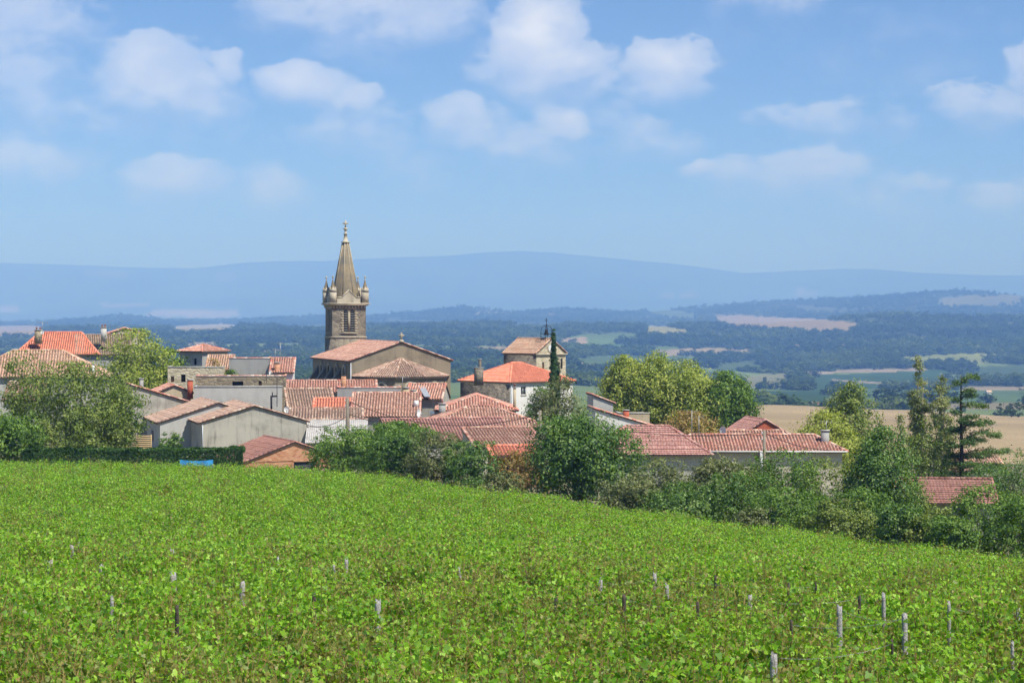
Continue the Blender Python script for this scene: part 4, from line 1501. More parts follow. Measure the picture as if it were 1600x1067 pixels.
m.lathe(bx_, by_, [(.36, bz + .75), (.33, bz + .82), (.22, bz + 1.15), (.18, bz + 1.4), (.05, bz + 1.48)], 10)
m.tube([(bx_, by_, bz + 1.45), (bx_, by_, bz + 2.1)], .04, 5)
m.build('bell', M['iron'], bc)

# ------------------------------------------------------------------ poles, cables, aerials, dishes, fence
def pole(label, px, pyt, d, r=.13):
    p = V(px, pyt, d)
    g = Gs(p.x, p.y)
    root = empty('utility_pole', (p.x, p.y, g - .3))
    tag(root, label, 'pole', 'wooden utility poles')
    H = p.z - g + .3
    m = MB()
    m.tube([(0, 0, 0), (0.02, 0, H * .5), (0, 0, H)], [r * 1.25, r * 1.1, r], 10)
    m.build('shaft', M['pole'], root)
    m = MB()
    for k in range(2):
        m.lathe(-r - .05, 0, [(.05, H - .35 - k * .5), (.07, H - .28 - k * .5), (.03, H - .18 - k * .5)], 6)
    m.build('insulator', M['whitepaint'], root)
    return p


P1 = pole('wooden pole standing among the roofs left of the broad pink roof', 543, 621, 180, .155)
P2 = pole('wooden pole at the left edge of the big dark tree', 844, 641, 166, .13)
P3 = pole('wooden pole in front of the white bungalow', 1194, 672, 163, .12)


def cable(label, a, b, sag):
    pts = []
    for i in range(25):
        t = i / 24
        p = Vector(a).lerp(Vector(b), t)
        p.z -= sag * 4 * t * (1 - t)
        pts.append(p)
    m = MB()
    m.tube(pts, .028, 5)
    o = m.build('overhead_cable', M['cable'])
    tag(o, label, 'cable', 'overhead cables')


cable('overhead cable from the grey gable house corner to the pole among the roofs', V(480, 664, 184), P1 + Vector((0, 0, -1.7)), .5)
cable('overhead cable sagging right across the broad pink roof between two wooden poles', P1 + Vector((0, 0, -.3)), P2 + Vector((0, 0, -.3)), 1.6)
cable('lower overhead cable leaving the pole among the roofs towards the right', P1 + Vector((0, 0, -1.5)), V(700, 672, 186), .5)
cable('overhead cable from the dark tree pole right to the bungalow pole', P2 + Vector((0, 0, -.3)), P3 + Vector((0, 0, -.2)), .9)
cable('overhead cable from the bungalow pole down to the bungalow roof at right', P3 + Vector((0, 0, -.2)), V(1296, 703, 170), .35)


def aerial(label, px, pyt, pyb, d, bars=4, wide=.5):
    p, b = V(px, pyt, d), V(px, pyb, d)
    root = empty('television_aerial', tuple(b))
    tag(root, label, 'aerial', 'television aerials')
    H = p.z - b.z
    m = MB()
    m.tube([(0, 0, -.6), (0, 0, H)], .03, 5)
    m.build('mast', M['metal'], root)
    m = MB()
    m.tube([(-wide, 0, H - .12), (wide, 0, H - .12)], .018, 4)
    for k in range(bars):
        x = -wide + 2 * wide * k / max(1, bars - 1)
        m.tube([(x, -.25, H - .12), (x, .25, H - .12)], .014, 4)
        m.tube([(x, 0, H - .30), (x, 0, H + .06)], .014, 4)
    m.build('element', M['metal'], root)


aerial('pale aerial on the chimney of the far left orange roof', 66, 503, 518, 256, 4, .7)
aerial('tall thin aerial mast left of the church nave, taller of the two', 438, 535, 566, 232, 4, .35)
aerial('shorter aerial mast left of the church nave', 430, 545, 566, 231, 3, .3)
aerial('aerial in front of the apse wall', 629, 588, 606, 213, 4, .7)
aerial('aerial on the chimney at the right end of the white bungalow', 1291, 657, 674, 177, 4, .5)
aerial('aerial mast in front of the plane trees, left one', 1081, 641, 690, 176, 3, .45)
aerial('aerial mast in front of the plane trees, right one with a curl', 1092, 650, 690, 176, 3, .4)


def dish(label, px, py, d, rpx, face):
    p = V(px, py, d)
    root = empty('satellite_dish', tuple(p), face)
    tag(root, label, 'satellite dish', 'satellite dishes')
    r = rpx * d / F
    m = MB()
    n, rings = 16, 4
    v, f = [], []
    for i in range(rings + 1):
        q = r * i / rings
        for k in range(n):
            a = 2 * math.pi * k / n
            v.append((q * math.cos(a) * .92, -.25 * r + .25 * (q / r) ** 2 * -r + .25 * r, q * math.sin(a)))
    for i in range(rings):
        for k in range(n):
            k2 = (k + 1) % n
            f.append((i * n + k, i * n + k2, (i + 1) * n + k2, (i + 1) * n + k))
    v2 = [(a, b + .03, c) for (a, b, c) in v]
    m.raw(v, f)
    m.raw(v2, [q[::-1] for q in f])
    m.build('reflector', M['whitepaint'], root)
    m = MB()
    m.tube([(0, .03, -.9 * r), (0, -.9 * r, -.35 * r)], .025, 5)
    m.box(-.06, .06, -.9 * r - .08, -.9 * r + .08, -.35 * r - .05, -.35 * r + .08)
    m.tube([(0, .05, 0), (0, .35, -.1), (0, .35, -1.2)], .035, 6)
    m.build('arm', M['metal'], root)


dish('white dish facing forward at the right of the blank cement wall', 448, 640, 198, 5, R(8))
dish('white dish seen nearly edge-on at the right end of the broad pink roof', 653, 645, 195, 7, R(62))
dish('white dish behind the bungalows in front of the plane trees', 1130, 672, 185, 6, R(-35))
dish('small white dish on the stone wall right of the blank cement wall', 421, 582, 213, 4, R(70))
dish('white dish on the far left orange roof chimney', 66, 519, 255, 3, R(20))

# slatted wooden fence panel by the left garden
fx0, fx1 = V(197, 708, 178), V(236, 708, 178)
fg = Gs(fx0.x, fx0.y)
froot = empty('fence_panel', (fx0.x, fx0.y, fg))
tag(froot, 'slatted tan wooden fence panel beside the pale side house', 'fence')
ftop = V(197, 680, 178).z - fg
W = fx1.x - fx0.x
slat = MB()
slat.box(0, W, 0, .03, 0, .13)
smesh = slat.build('slat', M['fence'], froot)
k = 0
z = ftop - .15
while z > .1:
    o = smesh if k == 0 else smesh.copy()
    if k:
        COL.objects.link(o)
    o.parent = froot
    o.location = (0, 0, z)
    z -= .19
    k += 1
for x in (0, W * .5, W):
    m = MB()
    m.box(x - .05, x + .05, .035, .13, 0, ftop + .05)
    m.build('post', M['fence'], froot)

# blue tarpaulin hung on the hedge
ta, tb = V(281, 718, 154.5), V(333, 727, 154.5)
m = MB()
nx, nz = 14, 5
tv, tf = [], []
for j in range(nz + 1):
    for i in range(nx + 1):
        u, v_ = i / nx, j / nz
        tv.append((ta.x + (tb.x - ta.x) * u, 154.5 + .10 * math.sin(u * 13) * (.4 + v_) + .05 * math.sin(u * 29 + v_ * 3), ta.z - .05 * math.sin(math.pi * u) * (1 - v_) * 2 + (tb.z - .5 - ta.z) * v_))
for j in range(nz):
    for i in range(nx):
        a = j * (nx + 1) + i
        tf.append((a, a + 1, a + nx + 2, a + nx + 1))
m.raw(tv, tf)
m.raw([(a, b + .012, c) for (a, b, c) in tv], [q[::-1] for q in tf])
tag(m.build('tarpaulin', M['tarp']), 'bright blue tarpaulin hanging at the top edge of the vineyard before the hedge', 'tarpaulin')


# ------------------------------------------------------------------ foliage
LEAF = {
    'olive': mat_leaf('olive_green_leaves', [lin(58, 78, 38), lin(88, 108, 54), lin(118, 134, 74), lin(146, 154, 100)], .3),
    'mid': mat_leaf('mid_green_leaves', [lin(48, 74, 34), lin(74, 104, 46), lin(100, 130, 62), lin(128, 150, 84)], .3),
    'dark': mat_leaf('dark_green_leaves', [lin(46, 72, 36), lin(68, 98, 48), lin(94, 124, 64), lin(126, 150, 88)], .28, .5, .35),
    'pale': mat_leaf('pale_plane_leaves', [lin(78, 96, 44), lin(116, 134, 62), lin(148, 160, 86), lin(178, 182, 114)], .36),
    'willow': mat_leaf('yellow_green_leaves', [lin(94, 110, 50), lin(128, 142, 70), lin(154, 164, 92), lin(176, 180, 116)], .35),
    'grey': mat_leaf('grey_green_leaves', [lin(64, 78, 50), lin(88, 100, 66), lin(112, 120, 86), lin(142, 144, 112)], .25),
    'poplar': mat_leaf('poplar_leaves', [lin(78, 92, 54), lin(104, 116, 72), lin(132, 140, 96), lin(166, 168, 130)], .3),
    'dry': mat_leaf('dry_brown_leaves', [lin(98, 92, 52), lin(130, 112, 72), lin(156, 136, 96), lin(120, 128, 70)], .25),
    'cypress': mat_leaf('cypress_needles', [lin(28, 52, 28), lin(42, 72, 36), lin(58, 90, 46)], .15),
    'cedar': mat_leaf('cedar_needles', [lin(54, 80, 48), lin(82, 108, 64), lin(114, 138, 86)], .2),
    'hedge': mat_leaf('hedge_leaves', [lin(30, 54, 26), lin(48, 78, 36), lin(72, 102, 48)], .22),
    'green': mat_leaf('fresh_green_leaves', [lin(50, 76, 34), lin(78, 108, 48), lin(106, 134, 64), lin(138, 158, 90)], .3),
    'wood': mat_leaf('distant_woodland_leaves', [lin(38, 56, 28), lin(50, 70, 34), lin(64, 84, 42), lin(92, 106, 56)], .35, clump=.75, cscale=.0045),
}


for _m in LEAF.values():
    for _n in _m.node_tree.nodes:
        if _n.type == 'VALTORGB':
            for _e in _n.color_ramp.elements:
                _e.color = (min(1, _e.color[0] * 1.42), min(1, _e.color[1] * 1.36), _e.color[2] * 1.1, 1)


def leaves_mesh(name, c, nrm, size, mat, asp=0.62, r=rng):
    """one small folded four-point leaf (or leaf spray) per row of c"""
    n = len(c)
    nrm = nrm / np.maximum(np.linalg.norm(nrm, axis=1, keepdims=True), 1e-6)
    ref = r.normal(size=(n, 3))
    a = np.cross(nrm, ref)
    a /= np.maximum(np.linalg.norm(a, axis=1, keepdims=True), 1e-6)
    b = np.cross(nrm, a)
    s = size[:, None]
    fold = (0.12 + 0.25 * r.random((n, 1))) * s
    v = np.stack([c - a * s * .5, c + b * s * asp * .5 + nrm * fold * .5 - a * s * .05, c + a * s * .5 - nrm * fold * .4, c - b * s * asp * .5 + nrm * fold * .5 - a * s * .05], axis=1)
    f = np.arange(n * 4).reshape(n, 4)
    return np_mesh(name, v.reshape(-1, 3), f, np.full(n, 4), mat)


def crown_points(H, Wd, Dp, z0, nclu, per, shape, r, gap=.25, rc=None):
    """leaf positions for a crown from z0 to H: clumps spread through an uneven volume"""
    hh = H - z0
    cen, dirs = [], []
    nb = 9
    bd = r.normal(size=(nb, 3))
    bd /= np.linalg.norm(bd, axis=1, keepdims=True)
    ba = r.uniform(-.22, .30, nb)
    tries = 0
    while len(cen) < nclu and tries < nclu * 20:
        tries += 1
        d_ = r.normal(size=3)
        d_ /= np.linalg.norm(d_)
        rad = r.random() ** .36
        bump = 1 + float((ba * np.clip((bd @ d_ - .35) / .65, 0, 1)).sum())
        q = d_ * rad * bump
        if shape == 'round':
            k = 1.0
        elif shape == 'cone':
            k = max(.03, 1.12 * (1 - max(0.0, q[2] * .5 + .5) ** 1.7) ** .8) if q[2] < 1 else .03
        elif shape == 'column':
            t = q[2] * .5 + .5
            k = (.55 + .6 * math.sin(min(1, max(0, t)) * math.pi) ** .7) * (1.0 if t < .85 else .7)
        elif shape == 'dome':
            t = q[2] * .5 + .5
            k = 1.1 if t < .45 else 1.1 * math.sqrt(max(.02, 1 - ((t - .45) / .62) ** 2))
        elif shape == 'bush':
            t = q[2] * .5 + .5
            k = 1.15 if t < .45 else 1.15 * math.sqrt(max(.05, 1 - ((t - .45) / .64) ** 2))
            k /= max(.45, math.sqrt(max(.05, 1 - min(.9, q[2] * q[2]))))
        x = q[0] * k * Wd / 2
        y = q[1] * k * Dp / 2
        z = z0 + hh * (q[2] * .5 + .5)
        # gaps
        if gap and r.random() < gap and rad > .55:
            if math.sin(x * 1.7 + z * 1.3 + y) > .2:
                continue
        cen.append((x, y, z))
        dirs.append(d_)
    cen, dirs = np.array(cen), np.array(dirs)
    m = len(cen)
    rc = rc or (0.11 * (Wd + hh) / 2)
    rcl = rc * r.uniform(.55, 1.25, m)
    off = r.normal(size=(m, per, 3)) * rcl[:, None, None] * np.array([.62, .62, .46])
    pts = (cen[:, None, :] + off).reshape(-1, 3)
    nr_ = off.reshape(-1, 3) / np.repeat(rcl, per)[:, None] * .7 + np.repeat(dirs, per, axis=0) * .45 + r.normal(size=(m * per, 3)) * .55 + np.array([0, 0, .45])
    keep = (pts[:, 2] > 0.05) & (pts[:, 2] < H * 1.03)
    return cen, pts[keep], nr_[keep]


def make_tree(name, label, cat, px, pyt, wpx, d, leaf, shape='round', z0=.25, nclu=130, per=55, ls=.24, bark='bark', gap=.25, depth=None, trunk_r=None, group=None, seed=None, limbs=10, pyb=None, rc=None, lean=(0, 0), stems=1, bare=0):
    seed = seed if seed is not None else int(px * 7 + pyt * 13 + d)
    r = np.random.default_rng(seed)
    p = V(px, pyt, d)
    g = Gs(p.x, p.y)
    H = p.z - g
    Wd = wpx * d / F
    root = empty(name, (p.x, p.y, g))
    tag(root, label, cat, group)
    Dp = depth or Wd * .85
    zz0 = H * z0
    if pyb is not None:
        zz0 = max(0.02, V(px, pyb, d).z - g)
    cen, pts, nr_ = crown_points(H * .985, Wd * .95, Dp, zz0, int(nclu * 1.55), int(per * 1.2), shape, r, gap, rc)
    pts[:, 0] += lean[0] * (pts[:, 2] / H)
    cen[:, 0] += lean[0] * (cen[:, 2] / H)
    size = ls * r.uniform(.6, 1.35, len(pts))
    crown = add_obj('crown', leaves_mesh('crown', pts, nr_, size, LEAF[leaf], r=r), root)
    tr = trunk_r or max(.05, H * .018)
    m = MB()
    top = H * (.62 if shape in ('round', 'dome', 'bush') else .80)
    for s_ in range(stems):
        bx, by = (0, 0) if s_ == 0 else (r.uniform(-.25, .25) * Wd * .5, r.uniform(-.2, .2) * Wd * .4)
        path, rad = [], []
        ex, ey = r.uniform(-.06, .06, 2) * Wd
        for i in range(7):
            t = i / 6
            path.append((bx + (ex + lean[0] * .8) * t + math.sin(t * 5 + s_) * .02 * Wd, by + ey * t, -.2 + (top + .2) * t))
            rad.append(tr * (1.15 - .85 * t) / (1 if s_ == 0 else 1.5))
        m.tube(path, rad, 7)
        sel = r.choice(len(cen), size=min(limbs, len(cen)), replace=False)
        for q in sel:
            c = cen[q]
            t = min(.95, max(.12, (c[2] / max(top, .1)) * r.uniform(.35, .7)))
            i = int(t * 6)
            a = np.array(path[i])
            mid = a * .45 + c * .55 + np.array([0, 0, -.04 * H])
            k0 = rad[i] * .55
            m.tube([tuple(a), tuple(mid), tuple(c)], [k0, k0 * .6, k0 * .2], 5)
        for _ in range(bare):      # bare twigs poking out
            c = cen[r.integers(len(cen))]
            e = c * 1.0 + r.normal(size=3) * .08 * Wd + np.array([0, 0, .08 * H])
            m.tube([tuple(c * .6 + np.array([0, 0, H * .2])), tuple(c), tuple(e)], [tr * .22, tr * .12, tr * .04], 4)
    m.build('trunk', M[bark], root)
    return root


T = make_tree
# left side
T('garden_tree', 'large sparse olive-green tree with bare grey branches at left, in front of the mottled roof', 'tree', 128, 566, 180, 166, 'olive', 'round', .10, 190, 48, .23, 'bark_grey', .3, limbs=26, bare=18, trunk_r=.16)
T('garden_tree', 'thin half-bare tree at the left edge in front of the mottled roof', 'tree', 38, 548, 84, 168, 'olive', 'round', .25, 80, 40, .2, 'bark_grey', .4, limbs=14, bare=16, trunk_r=.09)
T('garden_bush', 'dense green bush in the lower left corner of the village edge', 'bush', 14, 640, 110, 160, 'mid', 'bush', .02, 120, 50, .22)
T('garden_tree', 'leafy green tree right of the sparse tree at left, before the sloping wall', 'tree', 186, 606, 80, 169, 'mid', 'round', .15, 85, 45, .2, 'bark_grey', .35)
T('garden_bush', 'brownish green undergrowth below the sparse tree at left', 'bush', 118, 640, 120, 163, 'olive', 'bush', .08, 90, 42, .2, 'bark_grey', .3)
T('spreading_tree', 'pale olive rounded tree behind the ruined stone wall at left', 'tree', 212, 515, 128, 236, 'pale', 'dome', .08, 150, 55, .30, gap=.3)
T('spreading_tree', 'green lower crown right of the pale olive tree, beside the dark tower house', 'tree', 272, 534, 66, 240, 'green', 'round', .10, 70, 50, .28)
T('garden_bush', 'small dark shrub beside the pale door of the grey gable house', 'bush', 266, 674, 34, 175, 'dark', 'bush', .02, 40, 40, .18)
T('garden_bush', 'shrub with reddish leaves in front of the buff roof', 'bush', 334, 558, 34, 230, 'dry', 'round', .35, 34, 36, .24)
T('garden_bush', 'green shrub in front of the tile-capped grey wall', 'bush', 362, 570, 26, 229, 'mid', 'round', .4, 26, 36, .22)
# bushes between vineyard and the middle houses
T('edge_bush', 'fresh green bush right of the brick shed', 'bush', 545, 664, 100, 157, 'green', 'bush', .02, 120, 50, .19, gap=.3)
T('edge_bush', 'dark green bush right of the tall pole at the vineyard edge', 'bush', 618, 674, 96, 154, 'dark', 'bush', .02, 120, 50, .19)
T('roof_creeper', 'flat-topped green creeper spreading below the broad pink roof', 'creeper', 622, 658, 116, 172, 'mid', 'dome', .55, 90, 45, .2)
T('edge_bush', 'grey-green loose bush left of the brick outbuilding', 'bush', 690, 674, 90, 151, 'grey', 'bush', .02, 110, 46, .18, gap=.4, bare=8)
T('edge_bush', 'darker low bush in front of the grey-green loose bush', 'bush', 735, 690, 76, 147, 'dark', 'bush', .02, 90, 46, .18)
T('edge_bush', 'dry brownish creeper over the brick outbuilding', 'creeper', 815, 705, 66, 154, 'dry', 'bush', .02, 70, 40, .17, gap=.4, bare=12)
T('edge_bush', 'low scrub at the foot of the brick outbuilding', 'bush', 775, 738, 70, 146, 'grey', 'bush', .02, 50, 36, .17, gap=.4)
# big dark tree, tree behind it, cypress
T('broad_tree', 'big dense dark green tree in the middle at the vineyard edge', 'tree', 905, 640, 150, 148, 'dark', 'bush', .03, 260, 60, .21, gap=.15)
T('broad_tree', 'looser greyish tree behind the big dark tree, below the clock tower', 'tree', 872, 580, 84, 200, 'grey', 'round', .05, 80, 42, .24, gap=.5, bare=12)
T('broad_tree', 'small green tree in front of the white wall of the orange hipped house', 'tree', 846, 598, 50, 204, 'mid', 'round', .10, 60, 44, .22, gap=.35)
T('cypress', 'tall thin dark cypress in front of the clock tower', 'tree', 865, 517, 12, 222, 'cypress', 'cone', .02, 420, 40, .20, 'bark_dark', 0, rc=.17)
T('cypress', 'short thin dark cypress right of the tall one', 'tree', 872, 560, 7, 224, 'cypress', 'cone', .3, 40, 36, .18, 'bark_dark', 0, rc=.22)
# plane trees
for (px, pyt, wp, lb, lf) in ((972, 556, 70, 'leftmost and slimmest of the pale plane trees behind the bungalows', 'pale'), (1020, 549, 96, 'tallest pale plane tree of the group behind the bungalows', 'pale'),
                          (1078, 560, 110, 'plane tree in the middle right of the group behind the bungalows', 'pale'), (1136, 580, 92, 'rightmost plane tree of the group, beside the wheat field', 'green')):
    T('plane_tree', lb, 'tree', px, pyt, wp, 238, lf, 'dome', .12, 190, 55, .29, 'bark_grey', .22, group='plane trees behind the bungalows')
T('round_tree', 'rounded brownish half-dry tree in front of the plane trees', 'tree', 1074, 643, 100, 192, 'dry', 'dome', .15, 100, 50, .2, 'bark', .2)
T('round_tree', 'yellow-green willow-like tree right of the red gable', 'tree', 1292, 640, 116, 182, 'willow', 'dome', .10, 170, 55, .22, 'bark', .2)
T('conical_tree', 'olive-green conical tree rising above the willow-like tree', 'tree', 1328, 592, 84, 205, 'olive', 'dome', .10, 130, 52, .25, 'bark', .25)
T('poplar', 'taller of the two slender poplars at right', 'tree', 1434, 556, 34, 190, 'poplar', 'column', .10, 105, 36, .19, 'bark_grey', .35, rc=.40, limbs=16)
T('poplar', 'shorter poplar right beside the cedar', 'tree', 1471, 569, 34, 188, 'poplar', 'column', .06, 110, 36, .19, 'bark_grey', .35, rc=.40, limbs=16)
T('poplar', 'small poplar sapling left of the two poplars', 'tree', 1408, 646, 18, 187, 'olive', 'column', .12, 28, 34, .18, 'bark_grey', .3, rc=.4)
T('round_tree', 'small leafy tree at the foot of the two poplars', 'tree', 1452, 650, 84, 178, 'olive', 'bush', .05, 80, 44, .2, gap=.35)
# edge thicket, right half
EDGE = [(985, 748, 76, 134, 'grey', 'grey-green scrub right of the big dark tree'), (1040, 716, 96, 140, 'grey', 'loose grey bush in front of the red-brown bungalow wall'),
        (1066, 756, 110, 131, 'dark', 'dark lower bush below the loose grey bush'), (1112, 704, 86, 144, 'grey', 'pale airy bush before the left end of the white bungalow'),
        (1150, 738, 104, 132, 'dark', 'dark green bush below the pole of the white bungalow'), (1172, 712, 66, 146, 'olive', 'olive bush beside the white pillar of the bungalow'), (1228, 700, 110, 142, 'mid', 'wide mid-green bush before the right half of the white bungalow'),
        (1238, 762, 120, 127, 'mid', 'green bush at the vineyard edge below the bungalow right end'), (1284, 716, 74, 146, 'olive', 'olive bush below the bungalow chimney'), (1316, 780, 96, 123, 'olive', 'olive bush at the vineyard edge left of the dark round tree'),
        (1405, 786, 74, 119, 'dark', 'dark clipped-looking bush at the vineyard edge below the round tree'), (1350, 762, 90, 131, 'mid', 'mid-green bush directly under the dark round tree'), (1456, 790, 84, 118, 'olive', 'olive bush in front of the barn'),
        (1540, 750, 136, 121, 'green', 'large fresh green bush covering the right end of the barn'), (1604, 768, 100, 117, 'mid', 'bush at the right edge of the picture beside the vineyard'),
        (1590, 700, 120, 160, 'dark', 'dark tree mass at the right edge behind the barn'), (1545, 724, 70, 166, 'dark', 'dark bush below the cedar'), (1490, 808, 70, 115, 'mid', 'low bush at the vineyard edge before the barn'), (1185, 790, 80, 126, 'grey', 'grey-green low scrub at the vineyard edge, right of centre'),
        (1425, 742, 60, 150, 'olive', 'olive bush left of the barn roof')]
for (px, pyt, wp, d, lf, lb) in EDGE:
    T('edge_bush', lb, 'bush', px, pyt, wp, d, lf, 'bush', .02, 105, 48, .17, gap=.25, bare=4)
T('round_tree', 'dense dark round tree right of the bungalow', 'tree', 1374, 668, 116, 141, 'dark', 'dome', .06, 190, 56, .19, gap=.12)

# hedge along the left garden
hedge = empty('hedge', (V(220, 720, 158).x, 158, Gs(V(220, 720, 158).x, 158)))
tag(hedge, 'long dark clipped hedge between the vineyard and the left gardens', 'hedge')
r = np.random.default_rng(5)
hx0, hx1 = V(40, 720, 158).x, V(381, 720, 158).x
ht = V(300, 701, 158).z
n = 30000
hp = np.stack([r.uniform(hx0, hx1, n), 158 + r.uniform(-.9, .9, n), np.zeros(n)], axis=1)
gz = G(hp[:, 0], hp[:, 1])
htop = ht + (fbm(hp[:, 0] * .8, hp[:, 1], 4, 3) - .5) * .7
face = r.random(n)
tt = r.random(n)
hp[:, 2] = np.where(face < .45, htop - .25 * tt ** 2, gz + (htop - gz) * tt)
hp[face >= .45, 1] = 158 - .9 + .35 * r.random((face >= .45).sum()) ** 2
endm = r.random(n) < .06
hp[endm, 0] = hx1 - .3 * r.random(endm.sum())
nn_ = np.where((face < .45)[:, None], np.array([0, 0, 1.0]), np.array([0.1, -1.0, .4])) + r.normal(size=(n, 3)) * .6
hl = hedge.location
hme = leaves_mesh('foliage', hp - np.array(hl), nn_, .19 * r.uniform(.6, 1.3, n), LEAF['hedge'], r=r)
add_obj('foliage', hme, hedge)
m = MB()
for i in range(24):
    x = hx0 + (hx1 - hx0) * (i + .5) / 24
    gz_ = Gs(x, 158.1)
    m.tube([(x - hl.x, .1, gz_ - hl.z - .1), (x - hl.x + .1, .1, ht - hl.z - .5)], [.05, .03], 5)
m.build('stem', M['bark_dark'], hedge)

# cedar with layered horizontal boughs
cp_ = V(1502, 586, 176)
cg = Gs(cp_.x, cp_.y)
cH = cp_.z - cg
cedar = empty('cedar', (cp_.x, cp_.y, cg))
tag(cedar, 'dark cedar with layered horizontal boughs reaching right', 'tree')
r = np.random.default_rng(8)
m = MB()
m.tube([(0, 0, -.2), (.05, 0, cH * .4), (-.05, 0, cH * .8), (0, 0, cH)], [.26, .19, .08, .03], 8)
cpts, cn = [], []
boughs = [(.99, .5, 20), (.97, 1.7, 12), (.95, .7, 185), (.90, 1.2, -15), (.86, 1.5, 25), (.84, .8, 170), (.80, 2.4, 8), (.74, 1.0, 190), (.71, 1.6, -30), (.66, 3.1, 14), (.63, 2.0, -8), (.60, 1.1, 175), (.55, 3.6, 2), (.52, 2.6, 24),
          (.50, 1.3, 200), (.46, 4.4, -6), (.42, 3.0, 16), (.38, 1.6, 180), (.35, 3.9, 6), (.31, 2.8, -22), (.27, 2.2, 172), (.24, 3.2, 12), (.68, 1.6, -95), (.5, 2.2, -70), (.6, 1.7, 85), (.4, 2.4, 110), (.36, 2.6, -75)]
for (t, L, az) in boughs:
    a0 = R(az)
    z = cH * t * .97 + r.normal() * .12
    rise_ = r.uniform(.02, .22)
    dv = np.array([math.cos(a0), math.sin(a0) * .8, 0])
    pts_b = []
    for i in range(6):
        s_ = i / 5
        pts_b.append(np.array([0, 0, z]) + dv * L * s_ + np.array([0, 0, rise_ * L * math.sin(s_ * 2.4) - .03 * L + r.normal() * .03 * L * (i > 0)]))
    m.tube([tuple(q) for q in pts_b], [.085, .075, .06, .045, .03, .015], 5)
    for i in range(int(62 * L)):
        s_ = r.random() ** .7 * .97 + .03
        q = pts_b[min(5, int(s_ * 5))] + (pts_b[min(5, int(s_ * 5) + 1)] - pts_b[min(5, int(s_ * 5))]) * ((s_ * 5) % 1)
        side = np.array([-dv[1], dv[0], 0]) * r.normal() * .30 * L * (.25 + .45 * math.sin(min(1, s_) * 3))
        q2 = q + side + np.array([0, 0, r.normal() * .11 + .05])
        for _ in range(4):
            cpts.append(q2 + r.normal(size=3) * np.array([.17, .17, .09]))
            cn.append(np.array([0, 0, 1.0]) + r.normal(size=3) * .5)
m.build('trunk', M['bark_dark'], cedar)
cpts, cn = np.array(cpts), np.array(cn)
add_obj('crown', leaves_mesh('crown', cpts, cn, .22 * r.uniform(.6, 1.3, len(cpts)), LEAF['cedar'], .45, r), cedar)


# ------------------------------------------------------------------ scattering (stuff only)
def scatter(name, pts, rot, scl, idx, protos, kind='stuff', mat=None):
    me = bpy.data.meshes.new(name)
    pts = np.asarray(pts, dtype=np.float32)
    me.vertices.add(len(pts))
    me.vertices.foreach_set('co', pts.ravel())
    for nm, typ, arr, key in (('rot', 'FLOAT_VECTOR', rot, 'vector'), ('scl', 'FLOAT_VECTOR', scl, 'vector'), ('idx', 'INT', idx, 'value')):
        at = me.attributes.new(nm, typ, 'POINT')
        at.data.foreach_set(key, np.asarray(arr, dtype=np.int32 if typ == 'INT' else np.float32).ravel())
    me.update()
    o = add_obj(name, me)
    if mat is not None:
        me.materials.append(mat)
    ng = bpy.data.node_groups.new(name + '_scatter', 'GeometryNodeTree')
    ng.interface.new_socket('Geometry', in_out='INPUT', socket_type='NodeSocketGeometry')
    ng.interface.new_socket('Geometry', in_out='OUTPUT', socket_type='NodeSocketGeometry')
    N_ = ng.nodes
    gi, go = N_.new('NodeGroupInput'), N_.new('NodeGroupOutput')
    iop = N_.new('GeometryNodeInstanceOnPoints')
    jn = N_.new('GeometryNodeJoinGeometry')
    for p in protos:
        oi = N_.new('GeometryNodeObjectInfo')
        oi.inputs['Object'].default_value = p
        g2 = N_.new('GeometryNodeGeometryToInstance')
        ng.links.new(oi.outputs['Geometry'], g2.inputs[0])
        ng.links.new(g2.outputs[0], jn.inputs[0])
    ng.links.new(gi.outputs[0], iop.inputs['Points'])
    ng.links.new(jn.outputs[0], iop.inputs['Instance'])
    iop.inputs['Pick Instance'].default_value = True
    for nm, typ, sock in (('idx', 'INT', 'Instance Index'), ('rot', 'FLOAT_VECTOR', 'Rotation'), ('scl', 'FLOAT_VECTOR', 'Scale')):
        na = N_.new('GeometryNodeInputNamedAttribute')
        na.data_type = typ
        na.inputs['Name'].default_value = nm
        ng.links.new(na.outputs['Attribute'], iop.inputs[sock])
    ng.links.new(iop.outputs[0], go.inputs[0])
    md = o.modifiers.new('scatter', 'NODES')
    md.node_group = ng
    tag(o, kind=kind)
    return o


def proto(name, me):
    return bpy.data.objects.new(name, me)


